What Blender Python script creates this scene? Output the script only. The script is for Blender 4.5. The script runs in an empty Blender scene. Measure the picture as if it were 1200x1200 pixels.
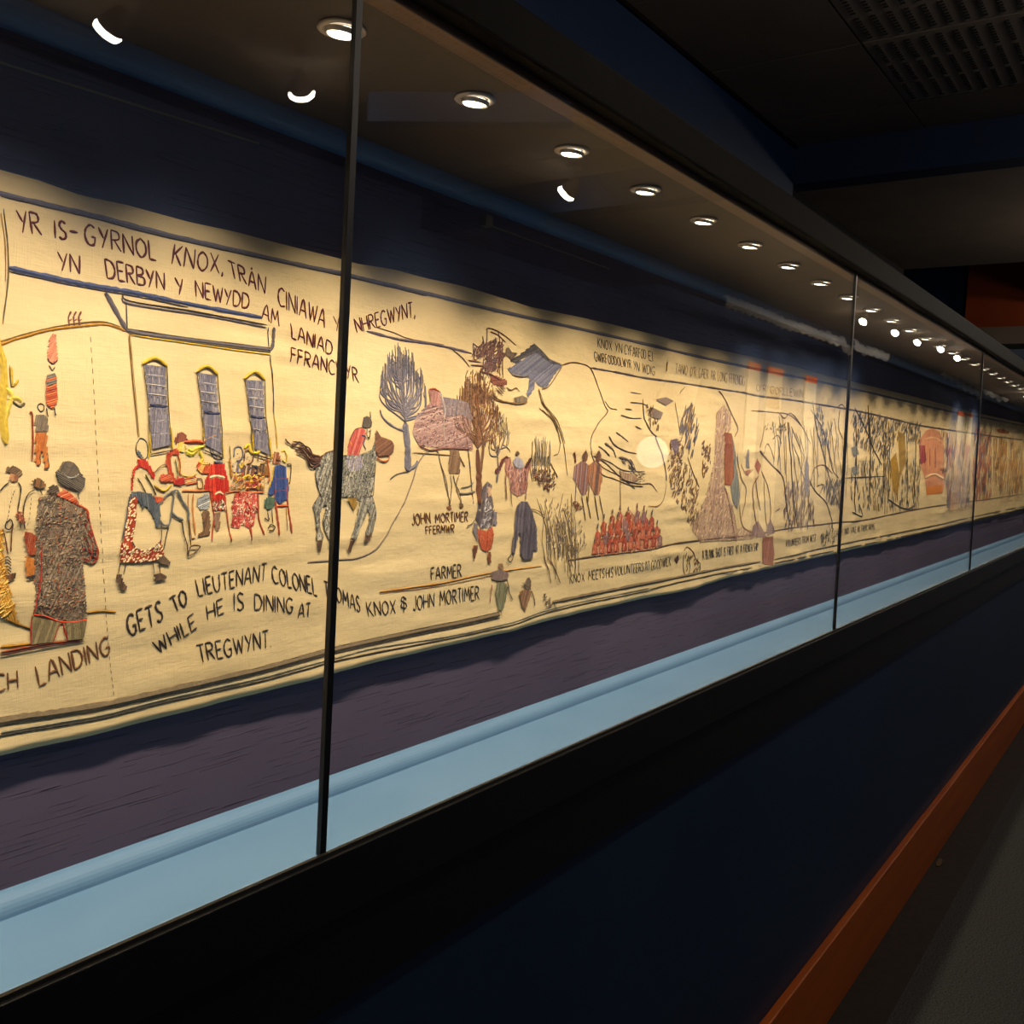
import bpy, bmesh, math, random
import numpy as np
from mathutils import Matrix, Vector
random.seed(7); rng = np.random.default_rng(7)
# ------------------------------------------------------------------ camera, light, exposure
# world: X runs along the display case, Y towards it, Z up; the floor is z = 0
F = 1120.0; CZ = 1.25                        # focal length in pixels of a 1200 px frame, lens height
def _basis(vp, roll):
    X = np.array([vp[0]-600, vp[1]-600, F]); X /= np.linalg.norm(X)
    U = np.cross(X, np.array([1, roll, 0.0])); U /= np.linalg.norm(U)
    if U[1] > 0: U = -U
    return X, np.cross(U, X), U
BX, BY, BU = _basis((1391.0, 557.0), 0.0475)
sc = bpy.context.scene
cam = bpy.data.cameras.new('camera'); cam.sensor_width = 36; cam.lens = 36*F/1200; cam.clip_start = .02
camo = bpy.data.objects.new('camera', cam); sc.collection.objects.link(camo); sc.camera = camo
M = Matrix.Identity(4)
for r, B in enumerate((BX, BY, BU)):
    M[r][0] = B[0]; M[r][1] = -B[1]; M[r][2] = -B[2]
M[2][3] = CZ
camo.matrix_world = M
w = bpy.data.worlds.new('room_dark'); sc.world = w; w.use_nodes = True
w.node_tree.nodes['Background'].inputs[0].default_value = (.75, .85, 1, 1)
w.node_tree.nodes['Background'].inputs[1].default_value = .016
sc.view_settings.view_transform = 'Standard'; sc.view_settings.look = 'None'
sc.view_settings.exposure = 0.0; sc.view_settings.gamma = 1; sc.view_settings.use_curve_mapping = False
sc.cycles.transparent_max_bounces = 24; sc.cycles.max_bounces = 10
sc.cycles.caustics_reflective = False; sc.cycles.sample_clamp_indirect = 4
DOWN_W = 6.1; DOWN_COL = (1, .82, .585)       # one downlight of the case
TRACK_W = 34.0; FILL_W = 11.0                                 # one ceiling spotlight, one added fill lamp

YG, YT, YB = .557, .88, .8900                  # glass, cloth, back wall (metres to the case side)
ZC = CZ+.368; ZSILL = CZ-.346; ZL = CZ-.4675; ZBB = CZ-.4475; ZCL = CZ+.349
YW = .572                                     # wall under the case
XA, XE = -1.6, 9.6                            # ends of the case

def ray(x, y):
    v = np.array([x-600, y-600, F]); return v@BX, v@BY, v@BU
def onY(x, y, Y=YT):
    a, b, c = ray(x, y); return a/b*Y, CZ+c/b*Y
def onZ(x, y, Z):
    a, b, c = ray(x, y); t = (Z-CZ)/c; return a*t, b*t
# ------------------------------------------------------------------ helpers
col = sc.collection
def lin(c):
    return tuple((v/255/12.92 if v/255 <= .04045 else ((v/255+.055)/1.055)**2.4) for v in c)
def link(name, me, mat=None, parent=None):
    o = bpy.data.objects.new(name, me); col.objects.link(o)
    if mat is not None: me.materials.append(mat)
    if parent is not None: o.parent = parent
    return o
def tag(o, label=None, cat=None, group=None, kind=None):
    if label: o['label'] = label
    if cat: o['category'] = cat
    if group: o['group'] = group
    if kind: o['kind'] = kind
    return o
def empty(name, loc=(0, 0, 0)):
    o = bpy.data.objects.new(name, None); col.objects.link(o); o.location = loc; o.empty_display_size = .05
    return o
def copy_tree(o, parent=None):
    c = o.copy(); col.objects.link(c)
    if parent is not None: c.parent = parent
    for ch in list(o.children): copy_tree(ch, c)
    return c
def bm_obj(name, bm, mat, parent=None, smooth=False, bevel=0):
    if bevel:
        bmesh.ops.bevel(bm, geom=list(bm.edges), offset=bevel, segments=2, affect='EDGES', profile=.6)
    bmesh.ops.recalc_face_normals(bm, faces=bm.faces)
    me = bpy.data.meshes.new(name); bm.to_mesh(me); bm.free()
    if smooth:
        for p in me.polygons: p.use_smooth = True
    return link(name, me, mat, parent)
def add_box(bm, a, b):
    vs = [bm.verts.new((x, y, z)) for x in (a[0], b[0]) for y in (a[1], b[1]) for z in (a[2], b[2])]
    for f in ((0, 1, 3, 2), (4, 6, 7, 5), (0, 4, 5, 1), (2, 3, 7, 6), (0, 2, 6, 4), (1, 5, 7, 3)):
        bm.faces.new([vs[i] for i in f])
def box(name, a, b, mat, parent=None, bevel=0):
    bm = bmesh.new(); add_box(bm, a, b); return bm_obj(name, bm, mat, parent, bevel=bevel)
def prism_x(name, prof, x0, x1, mat, parent=None, smooth=False):
    "closed (y,z) profile run along X"
    bm = bmesh.new(); n = len(prof)
    A = [bm.verts.new((x0, y, z)) for y, z in prof]; B = [bm.verts.new((x1, y, z)) for y, z in prof]
    for i in range(n): bm.faces.new((A[i], A[(i+1) % n], B[(i+1) % n], B[i]))
    bm.faces.new(A); bm.faces.new(B[::-1])
    return bm_obj(name, bm, mat, parent, smooth)
def lathe(bm, prof, seg=32, mtx=Matrix.Identity(4)):
    "profile of (r, z) spun about Z"
    rings = []
    for r, z in prof:
        if r < 1e-6: rings.append([bm.verts.new(mtx @ Vector((0, 0, z)))])
        else: rings.append([bm.verts.new(mtx @ Vector((r*math.cos(2*math.pi*k/seg), r*math.sin(2*math.pi*k/seg), z))) for k in range(seg)])
    for a, b in zip(rings, rings[1:]):
        for k in range(seg):
            k2 = (k+1) % seg
            if len(a) == 1 and len(b) == 1: continue
            if len(a) == 1: bm.faces.new((a[0], b[k], b[k2]))
            elif len(b) == 1: bm.faces.new((a[k], a[k2], b[0]))
            else: bm.faces.new((a[k], a[k2], b[k2], b[k]))
def tube(bm, pts, r, seg=8):
    prev = None
    pts = [Vector(p) for p in pts]
    for i, p in enumerate(pts):
        d = (pts[min(i+1, len(pts)-1)]-pts[max(i-1, 0)]).normalized()
        u = d.orthogonal().normalized(); v = d.cross(u)
        ring = [bm.verts.new(p+r*(math.cos(2*math.pi*k/seg)*u+math.sin(2*math.pi*k/seg)*v)) for k in range(seg)]
        if prev:
            best = min(range(seg), key=lambda s: (ring[s].co-prev[0].co).length)
            ring = ring[best:]+ring[:best]
            for k in range(seg): bm.faces.new((prev[k], prev[(k+1) % seg], ring[(k+1) % seg], ring[k]))
        else: bm.faces.new(ring[::-1])
        prev = ring
    bm.faces.new(prev)
# ------------------------------------------------------------------ materials
def mat(name, rgb=None, rough=.6, metal=0, spec=.5):
    m = bpy.data.materials.new(name); m.use_nodes = True
    b = m.node_tree.nodes['Principled BSDF']
    if rgb: b.inputs['Base Color'].default_value = (*lin(rgb), 1)
    b.inputs['Roughness'].default_value = rough; b.inputs['Metallic'].default_value = metal
    b.inputs['Specular IOR Level'].default_value = spec
    return m
class N:
    def __init__(s, m): s.t = m.node_tree; s.b = s.t.nodes.get('Principled BSDF')
    def n(s, k, **kw):
        x = s.t.nodes.new(k)
        for a, v in kw.items():
            if a in x.bl_rna.properties: setattr(x, a, v)
            else: x.inputs[a].default_value = v
        return x
    def l(s, a, b): s.t.links.new(a, b)
def mapped(g, scale, rot=(0, 0, 0)):
    tc = g.n('ShaderNodeTexCoord'); mp = g.n('ShaderNodeMapping'); mp.inputs['Scale'].default_value = scale
    mp.inputs['Rotation'].default_value = rot
    g.l(tc.outputs['Object'], mp.inputs[0]); return mp.outputs[0]
def noise(g, vec, scale, detail=3, rough=.5):
    x = g.n('ShaderNodeTexNoise'); x.inputs['Scale'].default_value = scale; x.inputs['Detail'].default_value = detail
    x.inputs['Roughness'].default_value = rough; g.l(vec, x.inputs['Vector']); return x.outputs['Fac']
def ramp(g, fac, stops):
    r = g.n('ShaderNodeValToRGB'); e = r.color_ramp.elements
    while len(e) < len(stops): e.new(.5)
    for i, (p, c) in enumerate(stops): e[i].position = p; e[i].color = (*c, 1)
    g.l(fac, r.inputs[0]); return r.outputs[0]
def bump(g, h, strength, dist, nrm=None):
    b = g.n('ShaderNodeBump'); b.inputs['Strength'].default_value = strength; b.inputs['Distance'].default_value = dist
    g.l(h, b.inputs['Height'])
    if nrm is not None: g.l(nrm, b.inputs['Normal'])
    return b.outputs[0]
def textured(name, c1, c2, scale, rough, bs=.3, bd=.002, vec=(1, 1, 1), spec=.3, detail=4):
    m = mat(name, c1, rough, spec=spec); g = N(m); v = mapped(g, vec)
    f = noise(g, v, scale, detail)
    g.l(ramp(g, f, [(.3, lin(c1)), (.7, lin(c2))]), g.b.inputs['Base Color'])
    g.l(bump(g, noise(g, v, scale*4, 3), bs, bd), g.b.inputs['Normal'])
    return m
MT = {}
# the linen ground
m = mat('linen', (226, 205, 160), .85, spec=.15); g = N(m)
v = mapped(g, (1, 1, 1)); f1 = noise(g, v, 5, 4); f2 = noise(g, mapped(g, (60, 1, 700)), 1, 3); f3 = noise(g, mapped(g, (700, 1, 60)), 1, 3)
g.l(ramp(g, f1, [(.25, lin((210, 186, 138))), (.75, lin((224, 202, 156)))]), g.b.inputs['Base Color'])
a = g.n('ShaderNodeMath', operation='ADD'); g.l(f2, a.inputs[0]); g.l(f3, a.inputs[1])
nb = bump(g, a.outputs[0], .35, .0006)
nb = bump(g, noise(g, mapped(g, (6, 1, 24)), 1, 4), .5, .005, nb)
g.l(bump(g, noise(g, v, 40, 3), .5, .0015, nb), g.b.inputs['Normal']); MT['linen'] = m
# embroidery yarn, colour per stitch
m = mat('yarn', (120, 90, 60), .7, spec=.25); g = N(m); at = g.n('ShaderNodeAttribute', attribute_name='Col')
f = noise(g, mapped(g, (1, 1, 1)), 260, 3)
mx = g.n('ShaderNodeMix', data_type='RGBA', blend_type='MULTIPLY'); mx.inputs['Factor'].default_value = .7
g.l(at.outputs['Color'], mx.inputs['A']); g.l(ramp(g, f, [(.3, (.66, .66, .66)), (.65, (1, 1, 1))]), mx.inputs['B'])
g.l(mx.outputs['Result'], g.b.inputs['Base Color']); g.l(bump(g, f, .6, .001), g.b.inputs['Normal']); MT['yarn'] = m
# woven navy lining of the case with raised slubs
m = mat('navy_weave', (52, 50, 78), .9, spec=.1); g = N(m)
slub = ramp(g, noise(g, mapped(g, (9, 1, 330)), 1, 2, .4), [(.62, (0, 0, 0)), (.66, (1, 1, 1))])
fine = noise(g, mapped(g, (900, 900, 900)), 1, 2)
g.l(ramp(g, noise(g, mapped(g, (3, 3, 3)), 1, 4), [(.3, lin((78, 70, 90))), (.7, lin((88, 79, 99)))]), g.b.inputs['Base Color'])
g.l(bump(g, slub, 1, .003, bump(g, fine, .3, .0006)), g.b.inputs['Normal']); MT['weave'] = m
MT['pale_blue'] = textured('pale_blue_paint', (90, 125, 160), (98, 132, 167), 6, .55, .08, .001)
MT['cornice'] = textured('blue_cornice_paint', (56, 88, 124), (62, 95, 132), 6, .5, .08, .001)
MT['navy'] = textured('navy_wall_paint', (24, 46, 72), (29, 52, 80), 3, .5, .12, .001, spec=.35)
MT['bulkhead'] = textured('dark_blue_bulkhead_paint', (11, 33, 62), (14, 38, 70), 3, .6, .1, .001)
MT['rail_wood'] = textured('brown_head_rail', (104, 62, 34), (90, 50, 26), 4, .4, .08, .001, vec=(.6, 6, 9))
MT['black'] = mat('black_gasket', (8, 7, 7), .45)
MT['fascia'] = textured('black_brown_fascia', (14, 11, 9), (18, 14, 11), 5, .7, .06, .001, spec=.06)
MT['case_ceiling'] = textured('dark_brown_case_ceiling', (48, 36, 27), (55, 41, 31), 7, .5, .1, .001)
MT['ceiling'] = textured('dim_beige_ceiling', (118, 104, 90), (132, 117, 102), 5, .85, .15, .002)
MT['perforated'] = textured('perforated_tile_face', (150, 134, 116), (162, 146, 128), 5, .85, .15, .002)
MT['hole'] = mat('tile_hole', (10, 9, 8), .9)
MT['orange_wall'] = textured('burnt_orange_wall', (150, 62, 20), (165, 72, 26), 4, .7, .1, .001)
MT['bezel'] = mat('brushed_bezel', (200, 186, 170), .5, .2)
MT['spot_body'] = mat('satin_spot_body', (190, 170, 155), .4, .3)
m = textured('varnished_orange_wood', (214, 110, 34), (190, 86, 20), 3, .35, .1, .001, vec=(.6, 6, 9)); MT['wood'] = m
m = mat('carpet', (74, 76, 78), .95, spec=.05); g = N(m); f = noise(g, mapped(g, (1, 1, 1)), 220, 3)
g.l(ramp(g, f, [(.3, lin((56, 58, 58))), (.7, lin((98, 98, 96)))]), g.b.inputs['Base Color']); g.l(bump(g, f, .7, .004), g.b.inputs['Normal']); MT['carpet'] = m
MT['border'] = textured('dark_floor_border', (44, 36, 32), (54, 44, 38), 30, .7, .3, .002)
MT['steel'] = mat('dull_channel', (120, 110, 92), .35, .6)
MT['channel'] = mat('dark_channel', (50, 48, 44), .5, .3)
MT['opp'] = textured('blue_room_wall', (82, 104, 146), (90, 112, 154), 3, .7, .1, .001)
MT['white'] = textured('white_board', (232, 226, 214), (238, 232, 220), 4, .6, .05, .001)
MT['orange'] = mat('orange_header', (232, 96, 32), .6)
MT['print'] = textured('brown_print', (150, 110, 84), (206, 176, 150), 60, .7, .05, .001)
MT['leafm'] = mat('dry_leaf', (110, 84, 50), .8)
def emit(name, c, s):
    m = bpy.data.materials.new(name); m.use_nodes = True; t = m.node_tree; t.nodes.clear()
    e = t.nodes.new('ShaderNodeEmission'); e.inputs[0].default_value = (*c, 1); e.inputs[1].default_value = s
    o = t.nodes.new('ShaderNodeOutputMaterial'); t.links.new(e.outputs[0], o.inputs[0]); return m
MT['lamp'] = emit('halogen_lamp', (1, .88, .66), 9)
MT['lens'] = emit('spot_lens', (1, .9, .74), 70)
MT['globe'] = emit('frosted_globe', (1, .82, .66), 2.0)
# glass: clear, with a true Fresnel reflection on both faces and a thin film of dust and painted haze
m = bpy.data.materials.new('case_glass'); m.use_nodes = True; t = m.node_tree; t.nodes.clear(); g = N(m)
geo = g.n('ShaderNodeNewGeometry'); mi = g.n('ShaderNodeMix', data_type='FLOAT'); mi.inputs[2].default_value = 1.5; mi.inputs[3].default_value = 1/1.5
g.l(geo.outputs['Backfacing'], mi.inputs[0]); fr = g.n('ShaderNodeFresnel'); g.l(mi.outputs[0], fr.inputs['IOR'])
tr = g.n('ShaderNodeBsdfTransparent'); gl = g.n('ShaderNodeBsdfGlossy'); gl.inputs['Roughness'].default_value = 0.0
tr.inputs[0].default_value = (.985, .99, .985, 1)
mg = g.n('ShaderNodeMixShader'); g.l(fr.outputs[0], mg.inputs[0]); g.l(tr.outputs[0], mg.inputs[1]); g.l(gl.outputs[0], mg.inputs[2])
df = g.n('ShaderNodeBsdfDiffuse'); df.inputs[0].default_value = (.8, .78, .8, 1)  # dust smears, also standing in for the haze of the reflected room
f = noise(g, mapped(g, (7, 1, .9), (0, .25, 0)), 1, 4, .6)
r = g.n('ShaderNodeMapRange'); g.l(f, r.inputs[0]); r.inputs[1].default_value = .35; r.inputs[2].default_value = .8
r.inputs[3].default_value = .003; r.inputs[4].default_value = .014
md = g.n('ShaderNodeMixShader'); g.l(r.outputs[0], md.inputs[0]); g.l(mg.outputs[0], md.inputs[1]); g.l(df.outputs[0], md.inputs[2])
o = g.n('ShaderNodeOutputMaterial'); g.l(md.outputs[0], o.inputs[0]); MT['glass'] = m
# ------------------------------------------------------------------ room shell
tag(box('floor', (-3, -2.1, -.1), (24, .45, 0), MT['carpet']), kind='structure')
tag(box('trim_1', (-3, .45, -.1), (24, .60, .0), MT['border']), 'dark border strip of floor along the skirting', kind='structure')
tag(box('wall_left', (-3, YW, 0), (24, YW+.03, ZSILL-.055), MT['navy']), 'navy painted wall below the display case', kind='structure')
tag(box('baseboard_left', (-3, YW-.018, 0), (24, YW, .19), MT['wood'], bevel=.003), 'varnished orange wooden skirting board', kind='structure')
ZCE, ZLC = CZ+1.075, CZ+.945
YU = 1.2
tag(box('wall_left_upper', (-3, YU, CZ+.3), (3.32, YU+.1, ZCE+.02), MT['bulkhead']), 'dark blue bulkhead above the display case', kind='structure')
tag(box('trim_2', (-3, YU-.008, ZCE-.012), (3.32, YU, ZCE), MT['fascia']), kind='structure')
# tray ceiling of lift-out tiles (metal grid between them)
ceil = tag(box('ceiling', (-3, -2.1, ZCE+.012), (3.42, YU+.1, ZCE+.1), MT['fascia']), kind='structure')
TX = [2.58+.48*k for k in range(-11, 2)]; TX = TX+[3.32]
TY = [YU, .778]+[.778-.48*k for k in range(1, 6)]
for j in range(len(TY)-1):
    for i in range(len(TX)-1):
        x0, x1, y1, y0 = TX[i], TX[i+1], TY[j], TY[j+1]
        perf = j >= 1 and x1-x0 > .4
        t_ = box('ceiling_tile', (x0+.003, y0+.003, ZCE), (x1-.003, y1-.003, ZCE+.011), MT['perforated'] if perf else MT['ceiling'], ceil)
        if perf and x0 > .9 and j < 4:
            bm = bmesh.new()
            for a_ in range(12):
                for b_ in range(26):
                    cx = x0+.03+(x1-x0-.06)*b_/25; cy = y0+.03+(y1-y0-.06)*a_/11
                    if (b_ % 9) == 8: continue
                    vs = [bm.verts.new((cx+dx, cy+dy, ZCE-.0035)) for dx, dy in ((-.0022, -.006), (.0022, -.006), (.0022, .006), (-.0022, .006))]
                    vt = [bm.verts.new(v_.co+Vector((0, 0, .003))) for v_ in vs]
                    bm.faces.new(vs)
                    for q in range(4): bm.faces.new((vs[q], vs[(q+1) % 4], vt[(q+1) % 4], vt[q]))
            h_ = bm_obj('perforation', bm, MT['hole'], t_); h_['kind'] = 'stuff'; h_['label'] = 'rows of dark slots in the ceiling tile'
tag(box('trim_3', (3.32, -2.1, ZLC), (3.42, YU+.02, ZCE+.012), MT['bulkhead']), 'dark blue beam crossing the ceiling', kind='structure')
tag(box('ceiling_lower', (3.42, -2.1, ZLC), (5.0, YU+.35, ZLC+.08), MT['ceiling']), 'plain ceiling beyond the blue beam', kind='structure')
tag(box('trim_4', (3.32, YU+.02, CZ+.3), (5.0, YU+.35, ZLC), MT['fascia']), kind='structure')
tag(box('ceiling_high', (5.0, .70, CZ+1.62), (7.9, 3.0, CZ+1.7), MT['fascia']), kind='structure')
tag(box('ceiling_far', (5.0, -2.1, ZCE+.01), (24, .70, ZCE+.1), MT['ceiling']), kind='structure')
tag(box('trim_5', (5.0, .66, ZCE+.1), (7.5, .70, CZ+1.62), MT['fascia']), kind='structure')
tag(box('wall_far', (7.5, 1.372, CZ+.3), (7.6, 3.0, CZ+1.62), MT['bulkhead']), 'dark blue recessed wall at the far end', kind='structure')
tag(box('wall_far_orange', (7.42, .70, CZ+.95), (7.6, 1.372, CZ+1.40), MT['orange_wall']), 'burnt orange wall panel high at the far end', kind='structure')
tag(box('trim_6', (7.42, .70, CZ+1.40), (7.6, 1.372, CZ+1.62), MT['fascia']), kind='structure')
tag(box('trim_7', (7.25, .70, CZ+.83), (7.6, 1.30, CZ+.945), MT['ceiling']), 'grey beam under the orange wall panel', kind='structure')
tag(box('wall_back', (-3.1, -2.1, 0), (-3, 1.3, ZCE+.1), MT['navy']), kind='structure')
tag(box('wall_end', (24, -2.1, 0), (24.1, 1.3, ZCE+.1), MT['navy']), kind='structure')
YO = -(2.9-2*YG)
tag(box('wall_right', (-3, YO-.3, 0), (24, YO, ZCE+.01), MT['opp']), 'blue room wall opposite the case', kind='structure')
# ------------------------------------------------------------------ display case
case = tag(empty('display_case', (0, YG, 0)), 'long glazed wall display case with navy lining and pale blue ledge', 'display case')
def cpart(o, label=None, kind=None):
    o.parent = case; o.matrix_parent_inverse = Matrix.Translation((0, -YG, 0)); return tag(o, label, kind=kind)
cpart(box('back_panel', (XA, YB, ZBB-.01), (XE, YB+.03, ZCL+.02), MT['weave']), 'navy woven lining with raised slubs')
def cove(cy, cz, r, a0, a1, n=8): return [(cy+r*math.cos(a0+(a1-a0)*k/n), cz+r*math.sin(a0+(a1-a0)*k/n)) for k in range(n+1)]
r_ = .02
cpart(prism_x('ledge', [(YW+.03, ZL), (YB-r_, ZL), (YB-r_, ZL-.02), (YW+.03, ZL-.02)], XA, XE, MT['pale_blue']), 'pale blue painted ledge')
o = cpart(prism_x('ledge_cove', cove(YB+.0, ZL, r_, math.pi/2, math.pi)+[(YB, ZL)], XA, XE, MT['pale_blue'], smooth=False), 'rounded pale blue moulding at back of ledge')
bm = bmesh.new(); bm.free()
cpart(prism_x('cornice', cove(YB, ZC+.002, .024, math.pi, 1.5*math.pi)+[(YB+.005, ZC-.02), (YB+.005, ZC+.004)], XA, XE, MT['cornice']), 'blue cornice under the case ceiling')
cpart(box('case_ceiling', (XA, YG+.028, ZC), (XE, YB+.03, ZC+.015), MT['case_ceiling']), 'dark brown case ceiling holding the downlights')
cpart(box('head_rail', (XA, YG+.006, ZC-.010), (XE, YG+.030, ZC+.015), MT['rail_wood'], bevel=.002), 'brown wooden head rail above the glass')
cpart(box('fascia', (XA, YG-.014, ZC-.002), (XE, YG+.02, CZ+.41), MT['fascia'], bevel=.003), 'black brown fascia above the glass')
cpart(box('case_top', (XA, YG+.02, ZC+.02), (XE, YU, CZ+.385), MT['fascia']))
cpart(box('sill_rail', (XA, YG-.010, ZSILL-.055), (XE, YG+.003, ZSILL), MT['black'], bevel=.0012), 'black sill rail under the glass')
cpart(box('sill_liner', (XA, YG+.003, ZL-.02), (XE, YG+.006, ZSILL-.006), MT['black']))
cpart(box('glazing_channel', (XA, YG-.006, ZSILL), (XE, YG-.0025, ZSILL+.003), MT['channel']), 'dull metal glazing channel')
posts = [-.87, .549, 1.938, 3.387, 4.84, 6.29, 7.74, 9.19]
pp = [(None, None)]*8
def post(x_bot, x_top):
    bm = bmesh.new(); hw = .0033
    vs = []
    for (x, z) in ((x_bot, ZSILL), (x_top, ZC)):
        for dx, y in ((-hw, YG-.0005), (hw, YG-.0005), (hw, YG+.0045), (-hw, YG+.0045)): vs.append(bm.verts.new((x+dx, y, z)))
    for f_ in ((0, 1, 5, 4), (1, 2, 6, 5), (2, 3, 7, 6), (3, 0, 4, 7), (0, 3, 2, 1), (4, 5, 6, 7)): bm.faces.new([vs[i] for i in f_])
    return cpart(bm_obj('glazing_post', bm, MT['black']), 'slim black joint between two glass panes')
ends = []
for k, x in enumerate(posts):
    b_, t_ = x, x
    if k == 1: b_, t_ = onY(378, 1006, YG)[0], onY(421.5, 0, YG)[0]; t_ = b_+(t_-b_)*(ZC-ZSILL)/(onY(421.5, 0, YG)[1]-onY(378, 1006, YG)[1])
    if k == 2: b_, t_ = onY(978.5, 738, YG)[0], onY(1004.5, 315, YG)[0]
    if k == 3: b_, t_ = onY(1137, 668, YG)[0], onY(1153, 413, YG)[0]
    post(b_, t_); ends.append((b_, t_))
allx = [(XA, XA)]+ends+[(XE, XE)]
for (a0, a1), (b0, b1) in zip(allx, allx[1:]):
    bm = bmesh.new(); e_ = .0026
    vs = [bm.verts.new(p) for p in ((a0+e_, YG, ZSILL), (b0-e_, YG, ZSILL), (b1-e_, YG, ZC), (a1+e_, YG, ZC), (a0+e_, YG+.004, ZSILL), (b0-e_, YG+.004, ZSILL), (b1-e_, YG+.004, ZC), (a1+e_, YG+.004, ZC))]
    for f_ in ((0, 1, 2, 3), (7, 6, 5, 4), (0, 4, 5, 1), (2, 6, 7, 3), (0, 3, 7, 4), (1, 5, 6, 2)): bm.faces.new([vs[i] for i in f_])
    cpart(bm_obj('glass_pane', bm, MT['glass']), 'clear glass pane of the case')
# thin rods standing in for pale lines high on the lining
for (p, q) in (((-150, 25), (305, 168)), ((572, 263), (715, 315)), ((1063, 430), (1091, 438))):
    (xa, za), (xb, zb) = onY(*p, YB-.006), onY(*q, YB-.006)
    bm = bmesh.new(); tube(bm, [(xa, YB-.004, za), (xb, YB-.004, zb)], .0012)
    r0 = bm_obj('thin_rod', bm, MT['steel']); cpart(r0, 'thin grey rod standing in for a pale line high on the lining')
    if p[0] == 572: cpart(box('rod_end_box', (xa-.012, YB-.012, za-.004), (xa+.004, YB, za+.012), MT['steel'], bevel=.001))
# ------------------------------------------------------------------ downlights in the case ceiling
def make_downlight():
    t_ = empty('recessed_downlight')
    bm = bmesh.new(); lathe(bm, [(.027, 0), (.041, 0), (.0425, -.003), (.036, -.006), (.029, -.004), (.027, 0)], 40)
    bm_obj('bezel', bm, MT['bezel'], t_, True)['label'] = 'brushed metal ring'
    tilt = Matrix.Rotation(math.radians(-22), 4, 'X')
    bm = bmesh.new(); lathe(bm, [(.0285, .004), (.0280, -.004), (.0255, -.0045), (.0250, .003), (.0285, .004)], 36, Matrix.Translation((0, 0, -.008)) @ Matrix.Rotation(math.radians(8), 4, 'X'))
    bm_obj('gimbal', bm, MT['bezel'], t_, True)
    bm = bmesh.new(); lathe(bm, [(.0, -.004), (.018, -.0045), (.0240, -.003), (.0240, .002), (0, .003)], 32, Matrix.Translation((0, 0, -.007)))
    bm_obj('lamp', bm, MT['lamp'], t_, True)['label'] = 'glowing halogen lamp'
    for ch in t_.children:
        ch.data.transform(Matrix.Scale(.53, 4))
    return t_
ORD = 'first second third fourth fifth sixth seventh eighth ninth tenth eleventh twelfth thirteenth fourteenth fifteenth sixteenth seventeenth eighteenth nineteenth twentieth'.split()
proto = make_downlight(); YD = .657
ld = bpy.data.lights.new('downlight_beam', 'SPOT'); ld.energy = DOWN_W; ld.color = DOWN_COL
ld.spot_size = math.radians(88); ld.spot_blend = 1.0; ld.shadow_soft_size = .012
PN = ['the post left of the frame', 'the thick black post on the left', 'the second black post', 'the third black post', 'the fourth glass joint', 'the fifth glass joint', 'the sixth glass joint', 'the far end joint']
k = 0; first = True; cnt = {}
for i in range(-7, 42):
    x = .632+.1985*i
    o = proto if first else copy_tree(proto); first = False
    o.location = (x, YD, ZC-.0004)
    j = max([q for q in range(len(posts)) if ends[q][1]*YD/YG <= x+.01*(i != 0)] or [0]) if i != 0 else 1
    cnt[j] = cnt.get(j, 0)+1
    if i < 0: lab = 'recessed halogen downlight left of the photographed stretch of case ceiling'
    else: lab = 'recessed halogen downlight, %s to the right of %s' % (ORD[cnt[j]-1], PN[j])
    tag(o, lab, 'downlight', 'downlights in a row along the case ceiling')
    lo = bpy.data.objects.new('downlight_beam', ld); col.objects.link(lo)
    d = Vector((.02*math.sin(i*2.3), .155, -.50)); lo.rotation_mode = 'QUATERNION'; lo.rotation_quaternion = d.to_track_quat('-Z', 'Y')
    lo.location = (0, .006, -.012); lo.parent = o
# ------------------------------------------------------------------ room spotlights (seen mirrored in the glass)
def make_spot():
    t_ = empty('ceiling_spotlight')
    bm = bmesh.new(); lathe(bm, [(0, 0), (.03, 0), (.03, -.008), (0, -.008)], 24); bm_obj('ceiling_rose', bm, MT['spot_body'], t_)
    bm = bmesh.new(); tube(bm, [(0, 0, -.006), (0, 0, -.052)], .004); bm_obj('stem', bm, MT['spot_body'], t_)
    bm = bmesh.new(); R = Matrix.Translation((0, 0, -.075)) @ Matrix.Rotation(math.radians(-52), 4, 'X')
    lathe(bm, [(0, .034), (.012, .032), (.017, .018), (.03, -.012), (.033, -.03), (.031, -.03), (.028, -.012), (0, .0)], 28, R); bm_obj('lamp_body', bm, MT['spot_body'], t_, True)
    bm = bmesh.new(); lathe(bm, [(.0, -.034), (.033, -.033), (.036, -.040), (.034, -.045), (0, -.046)], 28, R); bm_obj('lens', bm, MT['lens'], t_, True)['label'] = 'glowing front lens'
    bm = bmesh.new(); tube(bm, [(-.03, 0, -.052), (0, 0, -.05), (.03, 0, -.052), (.032, 0, -.075)], .003); bm_obj('yoke', bm, MT['spot_body'], t_)
    return t_
sp = make_spot(); first = True
ls = bpy.data.lights.new('spotlight_beam', 'SPOT'); ls.energy = TRACK_W; ls.color = (1, .86, .68); ls.spot_size = math.radians(80); ls.spot_blend = .8; ls.shadow_soft_size = .03
WH = ['mirrored at the top left corner of the glass', 'mirrored just left of the thick black post', 'mirrored below the downlights in the middle pane', 'mirrored right beside the second post', 'first of the mirrored cluster right of the second post', 'middle of the mirrored cluster right of the second post', 'fourth mirrored one right of the second post', 'farthest mirrored one before the third post', 'added to light the far banners', 'added to light the far banners']
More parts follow.
